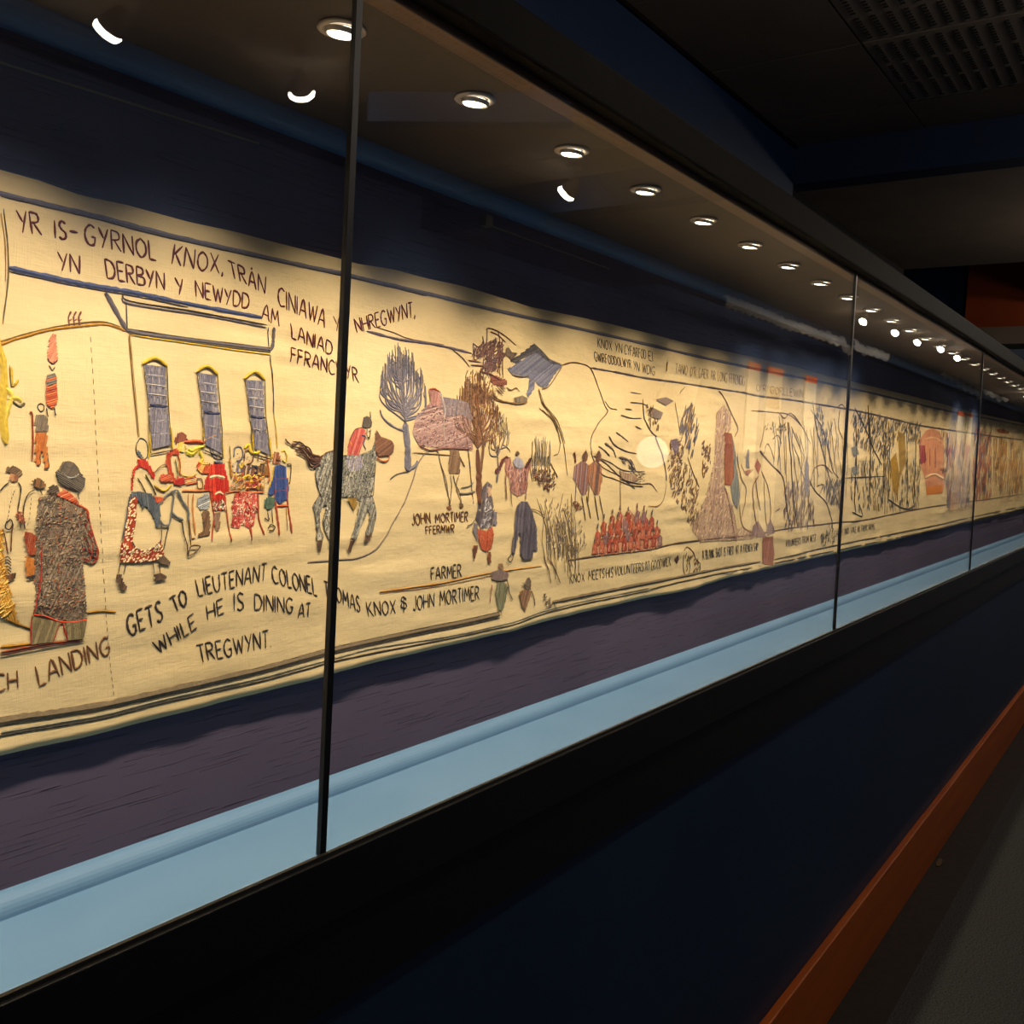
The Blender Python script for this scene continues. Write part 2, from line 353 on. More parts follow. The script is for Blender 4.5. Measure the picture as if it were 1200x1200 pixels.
for i, (px, py, zz) in enumerate([(137, 28, .985), (352, 100, .985), (672, 222, .985), (1015, 380, .99), (1052, 393, .99), (1078, 404, .99), (1105, 412, .99), (1124, 422, .99), (0, 0, 0), (0, 0, 1)]):
    if px: a_, b_, c_ = ray(px, py); A_ = zz/(c_/b_); X_ = a_/b_*A_; Y_ = 2*YG-A_
    else: X_, Y_ = (15.6, -.85) if zz == 0 else (17.0, -.85)  # last two spots are added to light the far wall
    o = sp if first else copy_tree(sp); first = False
    o.scale = (1, 1, 1) if i < 3 else (.8, .8, .8)
    top = ZCE-.002 if X_ < 3.3 else ZCE+.01
    o.location = (X_, Y_, top); o.rotation_euler = (0, 0, [-.1, .95, .05, -.9, -1.0, -.9, -1.0, -1.0, 0, 0][i])
    tag(o, 'small satin ceiling spotlight, '+WH[i], 'spotlight', 'room spotlights mirrored in the glass')
    lo = bpy.data.objects.new('spotlight_beam', ls); col.objects.link(lo); lo.rotation_mode = 'QUATERNION'
    lo.location = (X_, Y_-.06, top-.10); lo.rotation_quaternion = Vector((.1, YO-Y_+.05, -.75)).to_track_quat('-Z', 'Y')
# things on the opposite wall, known from their reflections
def banner(x0, x1, ztop, zbot, lab, pr=True):
    t_ = tag(empty('display_banner', ((x0+x1)/2, YO, zbot)), lab, 'banner', 'white display banners with orange heads')
    inv = Matrix.Translation((-(x0+x1)/2, -YO, -zbot))
    for nm, a, b, mt in (('board', (x0, YO+.001, zbot), (x1, YO+.016, ztop-.06), 'white'), ('header', (x0, YO+.001, ztop-.06), (x1, YO+.018, ztop), 'orange')) + ((('picture', (x0+.03*(x1-x0), YO+.016, ztop-.34), (x1-.1*(x1-x0), YO+.0175, ztop-.16), 'print'),) if pr else ()):
        q = box(nm, a, b, MT[mt], t_); q.matrix_parent_inverse = inv
def vx(px, py, A=2.9):
    a_, b_, c_ = ray(px, py); return a_/b_*A, CZ+c_/b_*A
banner(vx(876, 425)[0], vx(890, 427)[0], vx(883, 425)[1], .55, 'plain white banner with orange head, mirrored left of the other two', False)
banner(vx(899, 430)[0], vx(916, 433)[0], vx(907, 431)[1], .55, 'white banner with orange head and brown picture, mirrored in the middle pane')
banner(vx(943, 440)[0], vx(956, 443)[0], vx(950, 441)[1], .55, 'plain white banner with orange head, mirrored nearest the second post', False)
banner(vx(1122, 482)[0], vx(1131, 484)[0], vx(1126, 483)[1], .55, 'far white banner mirrored left of the third post', False)
banner(vx(1133, 484)[0], vx(1139, 485)[0], vx(1136, 484)[1], .55, 'farthest white banner mirrored close to the third post', False)
gx, gz = vx(765, 530, 2.77)
gt = tag(empty('globe_lamp', (gx, YO, gz)), 'frosted round globe lamp on wall, mirrored as a pale disc', 'lamp')
bm = bmesh.new(); bmesh.ops.create_uvsphere(bm, u_segments=32, v_segments=20, radius=.10, matrix=Matrix.Translation((0, .13, 0))); bm_obj('globe', bm, MT['globe'], gt, True)
bm = bmesh.new(); lathe(bm, [(0, 0), (.05, 0), (.045, .02), (.02, .04), (.02, .04), (0, .045)], 24, Matrix.Rotation(-math.pi/2, 4, 'X')); bm_obj('wall_plate', bm, MT['spot_body'], gt, True)
x0, z0 = vx(790, 440); x1, z1 = vx(768, 510)
bm = bmesh.new()
vs = [(x0-.15, YO+.01, z0), (x0+.35, YO+.01, z0), (x0+.15, YO+.01, z1), (x0-.5, YO+.01, z1)]
A_ = [bm.verts.new(p) for p in vs]; B_ = [bm.verts.new((p[0], p[1]+.03, p[2])) for p in vs]
bm.faces.new(A_[::-1]); bm.faces.new(B_)
for q in range(4): bm.faces.new((A_[q], A_[(q+1) % 4], B_[(q+1) % 4], B_[q]))
tag(bm_obj('notice_board', bm, MT['white']), 'pale leaning notice board on the wall, mirrored above the pale disc', 'notice board')
# added strips, waved to imitate the cornice reflected in bowed glass
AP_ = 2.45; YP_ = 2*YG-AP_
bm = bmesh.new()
def reflection_strip(pts, hh, name_bm):
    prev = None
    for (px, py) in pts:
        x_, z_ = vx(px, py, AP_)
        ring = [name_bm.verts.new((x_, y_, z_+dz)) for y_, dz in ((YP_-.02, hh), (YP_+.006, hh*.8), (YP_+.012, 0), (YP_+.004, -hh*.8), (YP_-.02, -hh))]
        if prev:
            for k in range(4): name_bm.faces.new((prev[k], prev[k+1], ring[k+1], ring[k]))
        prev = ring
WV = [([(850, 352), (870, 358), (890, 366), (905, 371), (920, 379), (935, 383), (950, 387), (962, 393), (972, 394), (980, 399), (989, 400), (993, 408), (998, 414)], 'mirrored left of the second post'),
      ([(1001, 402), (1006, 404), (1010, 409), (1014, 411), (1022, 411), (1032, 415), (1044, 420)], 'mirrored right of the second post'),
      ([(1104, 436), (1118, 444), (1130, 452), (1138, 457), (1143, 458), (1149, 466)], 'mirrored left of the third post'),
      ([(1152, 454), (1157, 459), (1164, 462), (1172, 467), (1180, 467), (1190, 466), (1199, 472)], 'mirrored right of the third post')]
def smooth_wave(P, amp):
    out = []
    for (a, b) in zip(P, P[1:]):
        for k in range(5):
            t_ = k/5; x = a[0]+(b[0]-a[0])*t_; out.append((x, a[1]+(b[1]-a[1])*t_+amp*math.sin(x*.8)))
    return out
# ------------------------------------------------------------------ the cloth
TOP = [(-900, -30), (0, 199), (48, 212), (95, 229), (147, 240), (220, 260), (275, 271), (405, 305), (417, 309), (462, 316), (500, 326), (537, 334), (625, 360), (717, 380), (805, 402), (876, 417), (940, 432), (998, 447), (1072, 465), (1145, 484), (1200, 496)]
BOT = [(0, 884), (87, 866), (150, 850), (300, 812), (360, 797), (396, 786), (460, 771), (600, 738), (632, 729), (723, 708), (760, 700), (810, 690), (860, 675), (980, 648), (1042, 634), (1095, 621), (1140, 610), (1200, 596)]
ts = np.array([onY(*p) for p in TOP[1:]]); bs_ = np.array([onY(*p) for p in BOT])
def ztop(s): return np.interp(s, ts[:, 0], ts[:, 1])
def zbot(s): return np.interp(s, bs_[:, 0], bs_[:, 1])
S0, S1, DS, NV = -.9, 9.2, .0125, 72
NS = int((S1-S0)/DS)+1
sg = S0+DS*np.arange(NS); vg = np.linspace(0, 1, NV)
SS, VV = np.meshgrid(sg, vg, indexing='ij')
ZZ = zbot(SS)+(ztop(SS)-zbot(SS))*VV
H = .0016*np.sin(SS*4.1+.6)*np.sin(VV*3.1)+.0010*np.sin(SS*11+VV*3)
for _ in range(620):
    cs = rng.uniform(S0, S1); cz = rng.uniform(CZ-.31, CZ+.2); L = rng.uniform(.03, .10); hz = rng.uniform(.004, .009)
    i0 = max(0, int((cs-3*L-S0)/DS)); i1 = min(NS, int((cs+3*L-S0)/DS)+1)
    sl = slice(i0, i1); sk = rng.uniform(-.06, .06)
    H[sl] += rng.choice([-1, 1], p=[.45, .55])*rng.uniform(.0005, .0019)*np.exp(-((SS[sl]-cs)/L)**2-((ZZ[sl]-cz-sk*(SS[sl]-cs))/hz)**2)
for _ in range(150):
    cs = rng.uniform(S0, S1); cz = rng.uniform(CZ-.24, CZ+.12); L = rng.uniform(.05, .13); hz = rng.uniform(.004, .007)
    i0 = max(0, int((cs-3*L-S0)/DS)); i1 = min(NS, int((cs+3*L-S0)/DS)+1); sl = slice(i0, i1); sk = rng.uniform(-.05, .08)
    H[sl] += rng.uniform(.0012, .0026)*np.exp(-((SS[sl]-cs)/L)**2-((ZZ[sl]-cz-sk*(SS[sl]-cs))/hz)**2)
foot = np.clip(1-VV/.09, 0, 1)**1.5
H += foot*(.0032+.0018*np.interp(SS, sg, np.convolve(rng.normal(0, 1, NS), np.hanning(9)/2.2, 'same')).clip(-1.1, 1.6)+.0012*np.sin(SS*17))
H += np.clip((VV-.95)/.05, 0, 1)*.0012*np.sin(SS*23)
def surf(s, z):
    s = np.asarray(s, float); z = np.asarray(z, float)
    v = np.clip((z-zbot(s))/(ztop(s)-zbot(s)), 0, 1)*(NV-1); u = np.clip((s-S0)/DS, 0, NS-1.001)
    i = u.astype(int); j = np.minimum(v.astype(int), NV-2); fu = u-i; fv = v-j
    h = H[i, j]*(1-fu)*(1-fv)+H[i+1, j]*fu*(1-fv)+H[i, j+1]*(1-fu)*fv+H[i+1, j+1]*fu*fv
    return YT-h
me = bpy.data.meshes.new('tapestry')
co = np.stack([SS, YT-H, ZZ], -1).reshape(-1, 3)
ii, jj = np.meshgrid(np.arange(NS-1), np.arange(NV-1), indexing='ij'); a0 = (ii*NV+jj).ravel()
quads = np.stack([a0, a0+NV, a0+NV+1, a0+1], -1)
me.vertices.add(len(co)); me.vertices.foreach_set('co', co.ravel())
me.loops.add(quads.size); me.loops.foreach_set('vertex_index', quads.ravel())
me.polygons.add(len(quads)); me.polygons.foreach_set('loop_start', np.arange(len(quads))*4); me.polygons.foreach_set('loop_total', np.full(len(quads), 4))
me.update(); me.validate(); me.polygons.foreach_set('use_smooth', np.ones(len(quads), bool))
tap = link('tapestry', me, MT['linen'])
sm = tap.modifiers.new('thickness', 'SOLIDIFY'); sm.thickness = .0012; sm.offset = -1
tag(tap, 'long cream linen tapestry embroidered with figures and captions, hung in the case', 'tapestry')
# ------------------------------------------------------------------ embroidery
def catmull(P, n=5):
    P = [np.array(p, float) for p in P]
    if len(P) < 3: 
        return [P[0]+(P[1]-P[0])*k/4 for k in range(5)]
    Q = [2*P[0]-P[1]]+P+[2*P[-1]-P[-2]]; out = []
    for i in range(1, len(Q)-2):
        for k in range(n):
            t = k/n
            out.append(.5*((2*Q[i])+(-Q[i-1]+Q[i+1])*t+(2*Q[i-1]-5*Q[i]+4*Q[i+1]-Q[i+2])*t*t+(-Q[i-1]+3*Q[i]-3*Q[i+1]+Q[i+2])*t**3))
    return out+[P[-1]]
class Motif:
    "one embroidered motif: every stitch is a raised ridge of yarn lying on the cloth"
    def __init__(s, name, label=None, parent=None):
        s.name, s.label, s.parent = name, label, parent or tap; s.v = []; s.f = []; s.c = []; s.T = (0, 0, 1); s.lay = 0
    def at(s, ox, oy, k): s.T = (ox, oy, k); return s
    def P(s, p): return np.array(onY(s.T[0]+p[0]*s.T[2], s.T[1]+p[1]*s.T[2]))
    def ridge(s, pts, w, h, c, w2=None, jit=.0, taper=True):
        "pts in cloth metres"
        pts = [np.array(p, float) for p in pts]; n = len(pts); b = len(s.v)
        for i, p in enumerate(pts):
            d = pts[min(i+1, n-1)]-pts[max(i-1, 0)]; L = np.hypot(*d) or 1; nrm = np.array([-d[1], d[0]])/L
            ww = (w+(w2-w)*i/max(n-1, 1)) if w2 is not None else w
            if taper and (i == 0 or i == n-1): ww *= .55
            if jit: ww *= 1+random.uniform(-jit, jit)
            for q, hh in ((-.5, .0001), (0, h), (.5, .0001)):
                e = p+nrm*ww*q; s.v.append((e[0], e[1], hh+s.lay)); s.c.append(c)
        for i in range(n-1):
            o = b+3*i; s.f += [(o, o+3, o+4, o+1), (o+1, o+4, o+5, o+2)]
    def line(s, P, w, c, w2=None, curve=True, sub=6, jit=.25, dash=False, px=True):
        s.lay = min(s.lay+.00003, .0010)
        Q = [s.P(p) for p in P] if px else P
        Q = catmull(Q, sub) if curve else sum([[Q[i]+(Q[i+1]-Q[i])*k/3 for k in range(3)] for i in range(len(Q)-1)], [])+[Q[-1]]
        c = lin(c)
        if dash:
            for i in range(0, len(Q)-1, 2): s.ridge(Q[i:i+2], w*.001, w*.0002+.0002, c)
        else: s.ridge(Q, w*.001, w*.00016+.0003, c, None if w2 is None else w2*.001, jit)
        return s
    def fill(s, P, cols, pitch=None, ang=80, h=.0005, curve=False, var=.12, px=True):
        s.lay = min(s.lay+.00018, .0012)
        Q = [s.P(p) for p in P] if px else [np.array(p) for p in P]
        if curve: Q = catmull(Q+[Q[0]], 4)[:-1]
        if isinstance(cols[0], (int, float)): cols = [cols]
        cols = [np.array(lin(c)) for c in cols]
        Q = np.array(Q); cs = Q[:, 0].mean()
        pitch = pitch/1000 if pitch else .0020+.0009*max(0, cs-.8)
        a = math.radians(ang); d = np.array([math.cos(a), math.sin(a)]); n = np.array([-d[1], d[0]])
        U = Q@d; Vv = Q@n; m = len(Q)
        y = Vv.min()+pitch/2
        while y < Vv.max():
            xs = []
            for i in range(m):
                y0, y1 = Vv[i], Vv[(i+1) % m]
                if (y0 <= y) != (y1 <= y): xs.append(U[i]+(U[(i+1) % m]-U[i])*(y-y0)/(y1-y0))
            xs.sort()
            for x0, x1 in zip(xs[::2], xs[1::2]):
                if x1-x0 < .0006: continue
                c = random.choice(cols)*(1+random.uniform(-var, var))
                k = max(2, int((x1-x0)/.012)+1)
                s.ridge([d*(x0+(x1-x0)*t/(k-1))+n*y for t in range(k)], pitch*1.06, h*random.uniform(.8, 1.2), tuple(c), taper=False)
            y += pitch
        return s
    def hatch(s, P, cols, n, L=5, w=1.4, ang=60, spread=25, h=.0008, px=True):
        s.lay = min(s.lay+.0001, .0010)
        Q = np.array([s.P(p) for p in P] if px else P); lo, hi = Q.min(0), Q.max(0); m = len(Q)
        if isinstance(cols[0], (int, float)): cols = [cols]
        done = 0; tries = 0
        while done < n and tries < n*8:
            tries += 1; p = lo+(hi-lo)*np.array([random.random(), random.random()]); ins = False
            for i in range(m):
                a, b = Q[i], Q[(i+1) % m]
                if (a[1] > p[1]) != (b[1] > p[1]) and p[0] < a[0]+(b[0]-a[0])*(p[1]-a[1])/(b[1]-a[1]): ins = not ins
            if not ins: continue
            t = math.radians(ang+random.uniform(-spread, spread)); d = np.array([math.cos(t), math.sin(t)])*L*.0005*random.uniform(.6, 1.3)
            c = np.array(lin(random.choice(cols)))*random.uniform(.85, 1.15)
            s.ridge([p-d, p, p+d], w*.001, h, tuple(c)); done += 1
        return s
    def done(s):
        V = np.array(s.v); y = surf(V[:, 0], V[:, 1])-V[:, 2]-.0003
        me = bpy.data.meshes.new(s.name); me.from_pydata(np.stack([V[:, 0], y, V[:, 1]], -1).tolist(), [], s.f)
        ca = me.color_attributes.new('Col', 'FLOAT_COLOR', 'POINT')
        C = np.ones((len(V), 4), np.float32); C[:, :3] = np.array(s.c); ca.data.foreach_set('color', C.ravel())
        o = link(s.name, me, MT['yarn'], s.parent)
        if s.label: o['label'] = s.label
        return o
# stroke alphabet: cell 0..1 wide, 0..1 high, y up
G = {'A': (.8, [[(0, 0), (.42, 1), (.8, 0)], [(.16, .36), (.66, .36)]]), 'B': (.62, [[(0, 0), (0, 1)], [(0, 1), (.5, .92), (.5, .62), (0, .52)], [(0, .52), (.62, .42), (.6, .06), (0, 0)]]),
 'C': (.7, [[(.7, .88), (.4, 1), (.08, .75), (.02, .35), (.25, .02), (.7, .1)]]), 'D': (.72, [[(0, 0), (0, 1)], [(0, 1), (.5, .9), (.72, .5), (.5, .1), (0, 0)]]),
 'E': (.55, [[(.55, 1), (0, 1)], [(0, 1), (0, 0)], [(0, 0), (.55, 0)], [(0, .52), (.45, .52)]]), 'F': (.55, [[(.55, 1), (0, 1)], [(0, 1), (0, 0)], [(0, .55), (.42, .55)]]),
 'G': (.75, [[(.7, .88), (.4, 1), (.08, .75), (.02, .35), (.25, .02), (.6, .05), (.72, .4)], [(.42, .42), (.75, .42)]]), 'H': (.68, [[(0, 0), (0, 1)], [(.68, 0), (.68, 1)], [(0, .5), (.68, .5)]]),
 'I': (.05, [[(0, 0), (0, 1)]]), 'J': (.45, [[(.45, 1), (.45, .25), (.25, 0), (0, .15)]]), 'K': (.62, [[(0, 0), (0, 1)], [(.58, 1), (0, .45)], [(.15, .55), (.62, 0)]]),
 'L': (.5, [[(0, 1), (0, 0)], [(0, 0), (.5, 0)]]), 'M': (.85, [[(0, 0), (.1, 1)], [(.1, 1), (.43, .3)], [(.43, .3), (.76, 1)], [(.76, 1), (.85, 0)]]),
 'N': (.7, [[(0, 0), (0, 1)], [(0, 1), (.7, 0)], [(.7, 0), (.7, 1)]]), 'O': (.78, [[(.4, 1), (.08, .75), (.04, .3), (.36, 0), (.72, .28), (.72, .72), (.4, 1)]]),
 'P': (.6, [[(0, 0), (0, 1)], [(0, 1), (.5, .92), (.55, .6), (0, .5)]]), 'R': (.65, [[(0, 0), (0, 1)], [(0, 1), (.5, .93), (.52, .6), (0, .5)], [(.2, .5), (.65, 0)]]),
 'S': (.55, [[(.52, .88), (.25, 1), (.05, .8), (.2, .55), (.48, .38), (.5, .12), (.25, 0), (0, .12)]]), 'T': (.65, [[(0, 1), (.65, 1)], [(.33, 1), (.33, 0)]]),
 'U': (.68, [[(0, 1), (.03, .3), (.3, 0), (.62, .25), (.68, 1)]]), 'V': (.7, [[(0, 1), (.35, 0)], [(.35, 0), (.7, 1)]]), 'W': (.95, [[(0, 1), (.25, 0)], [(.25, 0), (.48, .85)], [(.48, .85), (.72, 0)], [(.72, 0), (.95, 1)]]),
 'X': (.65, [[(0, 0), (.65, 1)], [(0, 1), (.65, 0)]]), 'Y': (.65, [[(0, 1), (.32, .5)], [(.65, 1), (.2, 0)]]), '-': (.5, [[(0, .5), (.5, .5)]]), ',': (.1, [[(.08, .12), (0, -.15)]]), '.': (.05, [[(0, .05), (.03, 0)]]),
 '&': (.4, [[(.4, .8), (.15, 1), (0, .8), (.35, .55), (.4, .3), (.15, .1)], [(.2, 1), (.2, -.05)], [(.05, .6), (.0, .35), (.35, .25)]]), ' ': (.45, []), '^': (.78, [[(0, 0), (.42, .95), (.78, 0)], [(.16, .36), (.66, .36)], [(.34, 1.08), (.48, 1.2)]]),
 "'": (.1, [[(.05, 1), (0, .8)]])}
def word(m, text, bl, br, tl, tr, c, w=2.2):
    "four corners in photograph pixels: bottom left/right, top left/right"
    tot = sum(G[ch][0] for ch in text)+.22*(len(text)-1); u = 0
    bl, br, tl, tr = [np.array(p, float) for p in (bl, br, tl, tr)]
    sz = [m.P(p) for p in (bl, br, tl, tr)]
    for ch in text:
        m.lay = 0
        jx, jy = random.uniform(-.02, .02), random.uniform(-.03, .03)
        for st in G[ch][1]:
            pts = []
            for x, y in st:
                U_ = (u+x+jx)/tot; p = (sz[0]+(sz[1]-sz[0])*U_)*(1-y-jy)+(sz[2]+(sz[3]-sz[2])*U_)*(y+jy); pts.append(p)
            if len(pts) == 2: m.line(pts, w, c, curve=False, px=False, jit=.3)
            else: m.line(pts, w, c, px=False, sub=4, jit=.3)
        u += G[ch][0]+.22
    return m
OX, DK, SL, BR, NV_ = (96, 34, 28), (66, 54, 46), (104, 100, 112), (122, 82, 52), (44, 50, 86)
GOLD, YEL, RED, ORG, GRY, OLV = (170, 122, 30), (212, 176, 40), (176, 44, 28), (196, 96, 44), (120, 112, 100), (104, 92, 56)
BLU = (62, 76, 128)
exec_motifs = []
m = Motif('caption', 'dark red stitched caption in Welsh on two lines, upper left')
word(m, 'YR', (22, 272), (48, 275), (18, 246), (44, 249), OX); word(m, 'IS', (64, 279), (77, 281), (63, 258), (76, 260), OX); word(m, '-', (81, 281), (91, 283), (80, 261), (90, 263), OX)
word(m, 'GYRNOL', (99, 286), (183, 305), (98, 262), (181, 283), OX); word(m, 'KNOX,', (202, 309), (262, 322), (205, 286), (261, 300), OX); word(m, 'TR^N', (272, 325), (311, 344), (267, 305), (312, 324), OX)
word(m, 'CINIAWA', (327, 358), (381, 384), (326, 336), (383, 364), OX); word(m, 'YN', (393, 387), (408, 392), (391, 370), (407, 374), OX); word(m, 'NHREGWYNT,', (419, 390), (486, 371), (415, 374), (485, 353), OX)
word(m, 'YN', (68, 317), (92, 321), (66, 295), (92, 300), OX); word(m, 'DERBYN', (125, 326), (192, 340), (122, 303), (192, 320), OX); word(m, 'Y', (208, 345), (214, 346), (205, 325), (214, 327), OX)
word(m, 'NEWYDD', (230, 348), (292, 363), (229, 329), (293, 345), OX); word(m, 'AM', (307, 374), (327, 382), (309, 356), (327, 364), OX); word(m, 'LANIAD', (343, 396), (390, 417), (341, 379), (391, 401), OX)
word(m, 'FFRANCWYR', (342, 424), (421, 448), (342, 407), (419, 431), OX); m.done()
m = Motif('caption', 'black stitched caption in English, lower left')
word(m, 'GETS', (151, 745), (190, 727), (146, 722), (187, 704), DK, 2.6); word(m, 'TO', (204, 716), (219, 709), (197, 701), (216, 690), DK, 2.6); word(m, 'LIEUTENANT', (232, 698), (311, 680), (228, 679), (313, 660), DK)
word(m, 'COLONEL', (320, 683), (372, 698), (318, 663), (370, 678), DK); word(m, 'THOMAS', (381, 698), (423, 718), (380, 681), (422, 700), DK); word(m, 'KNOX', (433, 723), (464, 719), (430, 706), (464, 703), DK)
word(m, '&', (471, 718), (477, 717), (471, 700), (477, 699), DK); word(m, 'JOHN', (485, 716), (509, 711), (484, 699), (509, 695), DK); word(m, 'MORTIMER', (516, 710), (561, 702), (515, 693), (560, 686), DK)
word(m, 'WHILE', (186, 766), (230, 736), (178, 752), (226, 719), DK); word(m, 'HE', (243, 726), (262, 718), (241, 709), (260, 701), DK); word(m, 'IS', (274, 716), (285, 714), (274, 695), (285, 694), DK); word(m, 'DINING', (298, 715), (343, 718), (298, 696), (343, 701), DK)
word(m, 'AT', (349, 725), (364, 722), (350, 708), (364, 706), DK); word(m, 'TREGWYNT.', (233, 776), (317, 758), (229, 756), (317, 738), DK); m.done()
m = Motif('caption', 'brown stitched caption cut off by the left edge')
word(m, 'FRENCH', (-62, 826), (21, 806), (-64, 805), (20, 786), BR, 2.4); word(m, 'LANDING', (46, 804), (129, 766), (41, 781), (126, 746), BR, 2.4); m.done()
m = Motif('caption', 'small brown stitched name above the word farmer')
word(m, 'JOHN', (484, 616), (505, 613), (482, 602), (503, 600), BR, 2.3); word(m, 'MORTIMER', (511, 613), (548, 611), (510, 602), (548, 599), BR, 2.3); word(m, 'FFERMWR', (500, 626), (532, 624), (499, 617), (532, 614), BR, 2.3); word(m, 'FARMER', (506, 680), (541, 676), (505, 666), (540, 661), DK, 2.3); m.done()
m = Motif('caption', 'small dark stitched caption at the upper middle')
word(m, 'KNOX', (700, 407), (716, 411), (700, 396), (716, 400), DK, 1.7); word(m, 'YN', (720, 412), (728, 414), (720, 401), (728, 403), DK, 1.7); word(m, 'CYFARFOD', (731, 415), (756, 421), (731, 404), (756, 410), DK, 1.7); word(m, 'EI', (759, 422), (764, 424), (759, 411), (764, 413), DK, 1.7)
word(m, 'GWIRFODDOLWYR', (697, 423), (738, 432), (695, 412), (738, 422), DK, 1.7); word(m, 'YN', (741, 433), (748, 435), (741, 423), (748, 425), DK, 1.7); word(m, 'WDIG', (752, 437), (767, 440), (752, 426), (767, 430), DK, 1.7)
word(m, "TANIO O'R GAER AR LONG FFRENGIG", (791, 437), (872, 452), (791, 426), (872, 441), (140, 116, 94), 1.7); word(m, "O'R GORLLEWIN", (886, 458), (941, 466), (886, 450), (941, 457), (140, 116, 94), 2); m.done()
m = Motif('caption', 'row of small dark captions along the lower right')
word(m, 'KNOX', (668, 684), (685, 681), (668, 673), (685, 671), DK, 1.7); word(m, 'MEETS', (690, 680), (709, 677), (690, 669), (709, 666), DK, 1.7); word(m, 'HIS', (711, 677), (719, 676), (711, 666), (719, 664), DK, 1.7); word(m, 'VOLUNTEERS', (721, 675), (753, 669), (721, 664), (753, 659), DK, 1.7)
word(m, 'AT', (755, 669), (760, 668), (755, 658), (760, 657), DK, 1.7); word(m, 'GOODWICK', (762, 668), (785, 663), (762, 657), (785, 652), DK, 1.7)
word(m, 'A BLANK SHOT IS FIRED AT A FRENCH SHIP', (823, 656), (888, 645), (822, 645), (888, 636), DK, 2); word(m, 'VOLUNTEERS FROM WEST', (921, 641), (956, 634), (921, 633), (956, 626), DK, 2.2)
word(m, 'CARRY AND TAKE IN THEIR ARMS', (977, 629), (1024, 620), (977, 622), (1024, 613), DK, 2.4); word(m, 'THE MARCH ON', (1110, 603), (1140, 597), (1110, 598), (1140, 592), (160, 104, 64), 3); word(m, 'GOING ON', (1172, 590), (1196, 586), (1172, 585), (1196, 581), (160, 104, 64), 4); m.done()
# borders
m = Motif('border_stripe', 'slate blue couched stripe under the top hem')
m.line([(-300, 150), (-100, 200), (0, 227), (110, 253), (200, 276), (350, 310), (405, 321), (417, 325), (500, 344), (565, 360), (677, 385), (768, 406), (860, 427), (930, 441), (996, 455), (1053, 468), (1108, 481), (1160, 491), (1200, 499)], 4.4, SL, 7, jit=.15, sub=14)
m.line([(0, 230), (110, 256), (200, 279), (405, 324), (500, 347)], 1.6, DK, 1.6, sub=14); m.done()
m = Motif('border_stripe', 'slate blue stitched line under the upper caption')
m.line([(9, 314), (92, 332), (156, 343), (220, 356), (307, 372)], 4.6, (66, 74, 112), sub=12); m.line([(8, 318), (92, 336), (156, 347), (220, 360)], 1.4, DK, sub=12)
m.line([(430, 388), (460, 396), (475, 399), (500, 402), (520, 406), (552, 414)], 3.6, (92, 80, 92)).line([(440, 383), (462, 390), (480, 397), (520, 404)], 1.2, BR)
m.line([(692, 431), (725, 437), (755, 443), (800, 449), (850, 457), (870, 460), (890, 464), (930, 469), (960, 474), (990, 479), (1010, 483), (1050, 492), (1080, 499), (1140, 508), (1200, 516)], 3.4, (84, 74, 78), 7, sub=8); m.done()
m = Motif('border_stripe', 'dark olive band along the bottom with a pale cord under it')
DB = [(0, 846), (60, 837), (125, 826), (200, 809), (300, 786), (360, 770), (398, 760), (440, 751), (500, 738), (540, 730), (584, 720)]
m.line([(-300, 905)]+DB, 9, (118, 102, 78), jit=.15, sub=12); m.line([(x, y-3) for x, y in DB], 1.6, (58, 48, 40), sub=12); m.line([(x, y+4) for x, y in DB], 1.4, (58, 48, 40), sub=12)
m.line([(0, 858), (60, 848), (125, 836), (200, 817), (300, 795), (360, 779), (398, 769), (440, 759), (520, 746), (600, 728), (650, 712), (760, 689)], 2.6, (150, 144, 122), jit=.3, sub=14)
m.line([(-300, 922), (0, 862), (60, 852), (125, 840), (200, 821), (300, 799), (360, 783), (398, 773), (520, 749), (600, 731), (650, 715), (760, 692)], 2, (60, 52, 42), 2.4, sub=14)
m.line([(646, 706), (700, 695), (760, 683), (830, 669), (890, 658)], 7, (118, 102, 78), 6, sub=12); m.line([(906, 656), (940, 648), (970, 641), (1000, 635), (1060, 623), (1100, 615), (1139, 606), (1200, 593)], 4, (92, 80, 60), 8, sub=8)
m.line([(760, 691), (800, 681), (890, 663)], 3, (70, 60, 46)); m.line([(906, 660), (950, 651), (1060, 628), (1139, 611), (1200, 598)], 3, (70, 60, 46), 6); m.done()
m = Motif('ground_line', 'gold and brown couched lines the figures stand on')
m.line([(666, 657), (690, 653), (720, 649), (760, 644), (790, 637), (830, 632), (880, 627), (920, 620), (960, 615), (985, 612), (1010, 610), (1045, 603), (1080, 596), (1120, 590), (1160, 585), (1200, 579)], 3.2, (104, 80, 62), 6, sub=8)
m.line([(446, 694), (480, 689), (520, 683), (560, 674), (590, 669), (634, 663)], 3.2, (188, 140, 74)); m.line([(446, 696), (520, 686), (600, 669)], 1, BR)
m.line([(100, 718), (118, 716), (135, 717)], 2.6, GOLD).line([(0, 758), (20, 756), (36, 754)], 3, GOLD).line([(0, 764), (50, 755), (96, 749)], 2.2, (150, 70, 34))
m.line([(0, 768), (50, 758), (98, 751)], 1.2, OX); m.line([(0, 721), (10, 727), (22, 732), (36, 737)], 2.4, (130, 90, 30)); m.done()
m = Motif('seam', 'row of running stitches joining two panels')
m.line([(105, 395), (110, 480), (114, 560), (117, 620), (122, 700), (127, 760), (133, 818)], 1.1, (120, 96, 64), sub=14, dash=True); m.done()
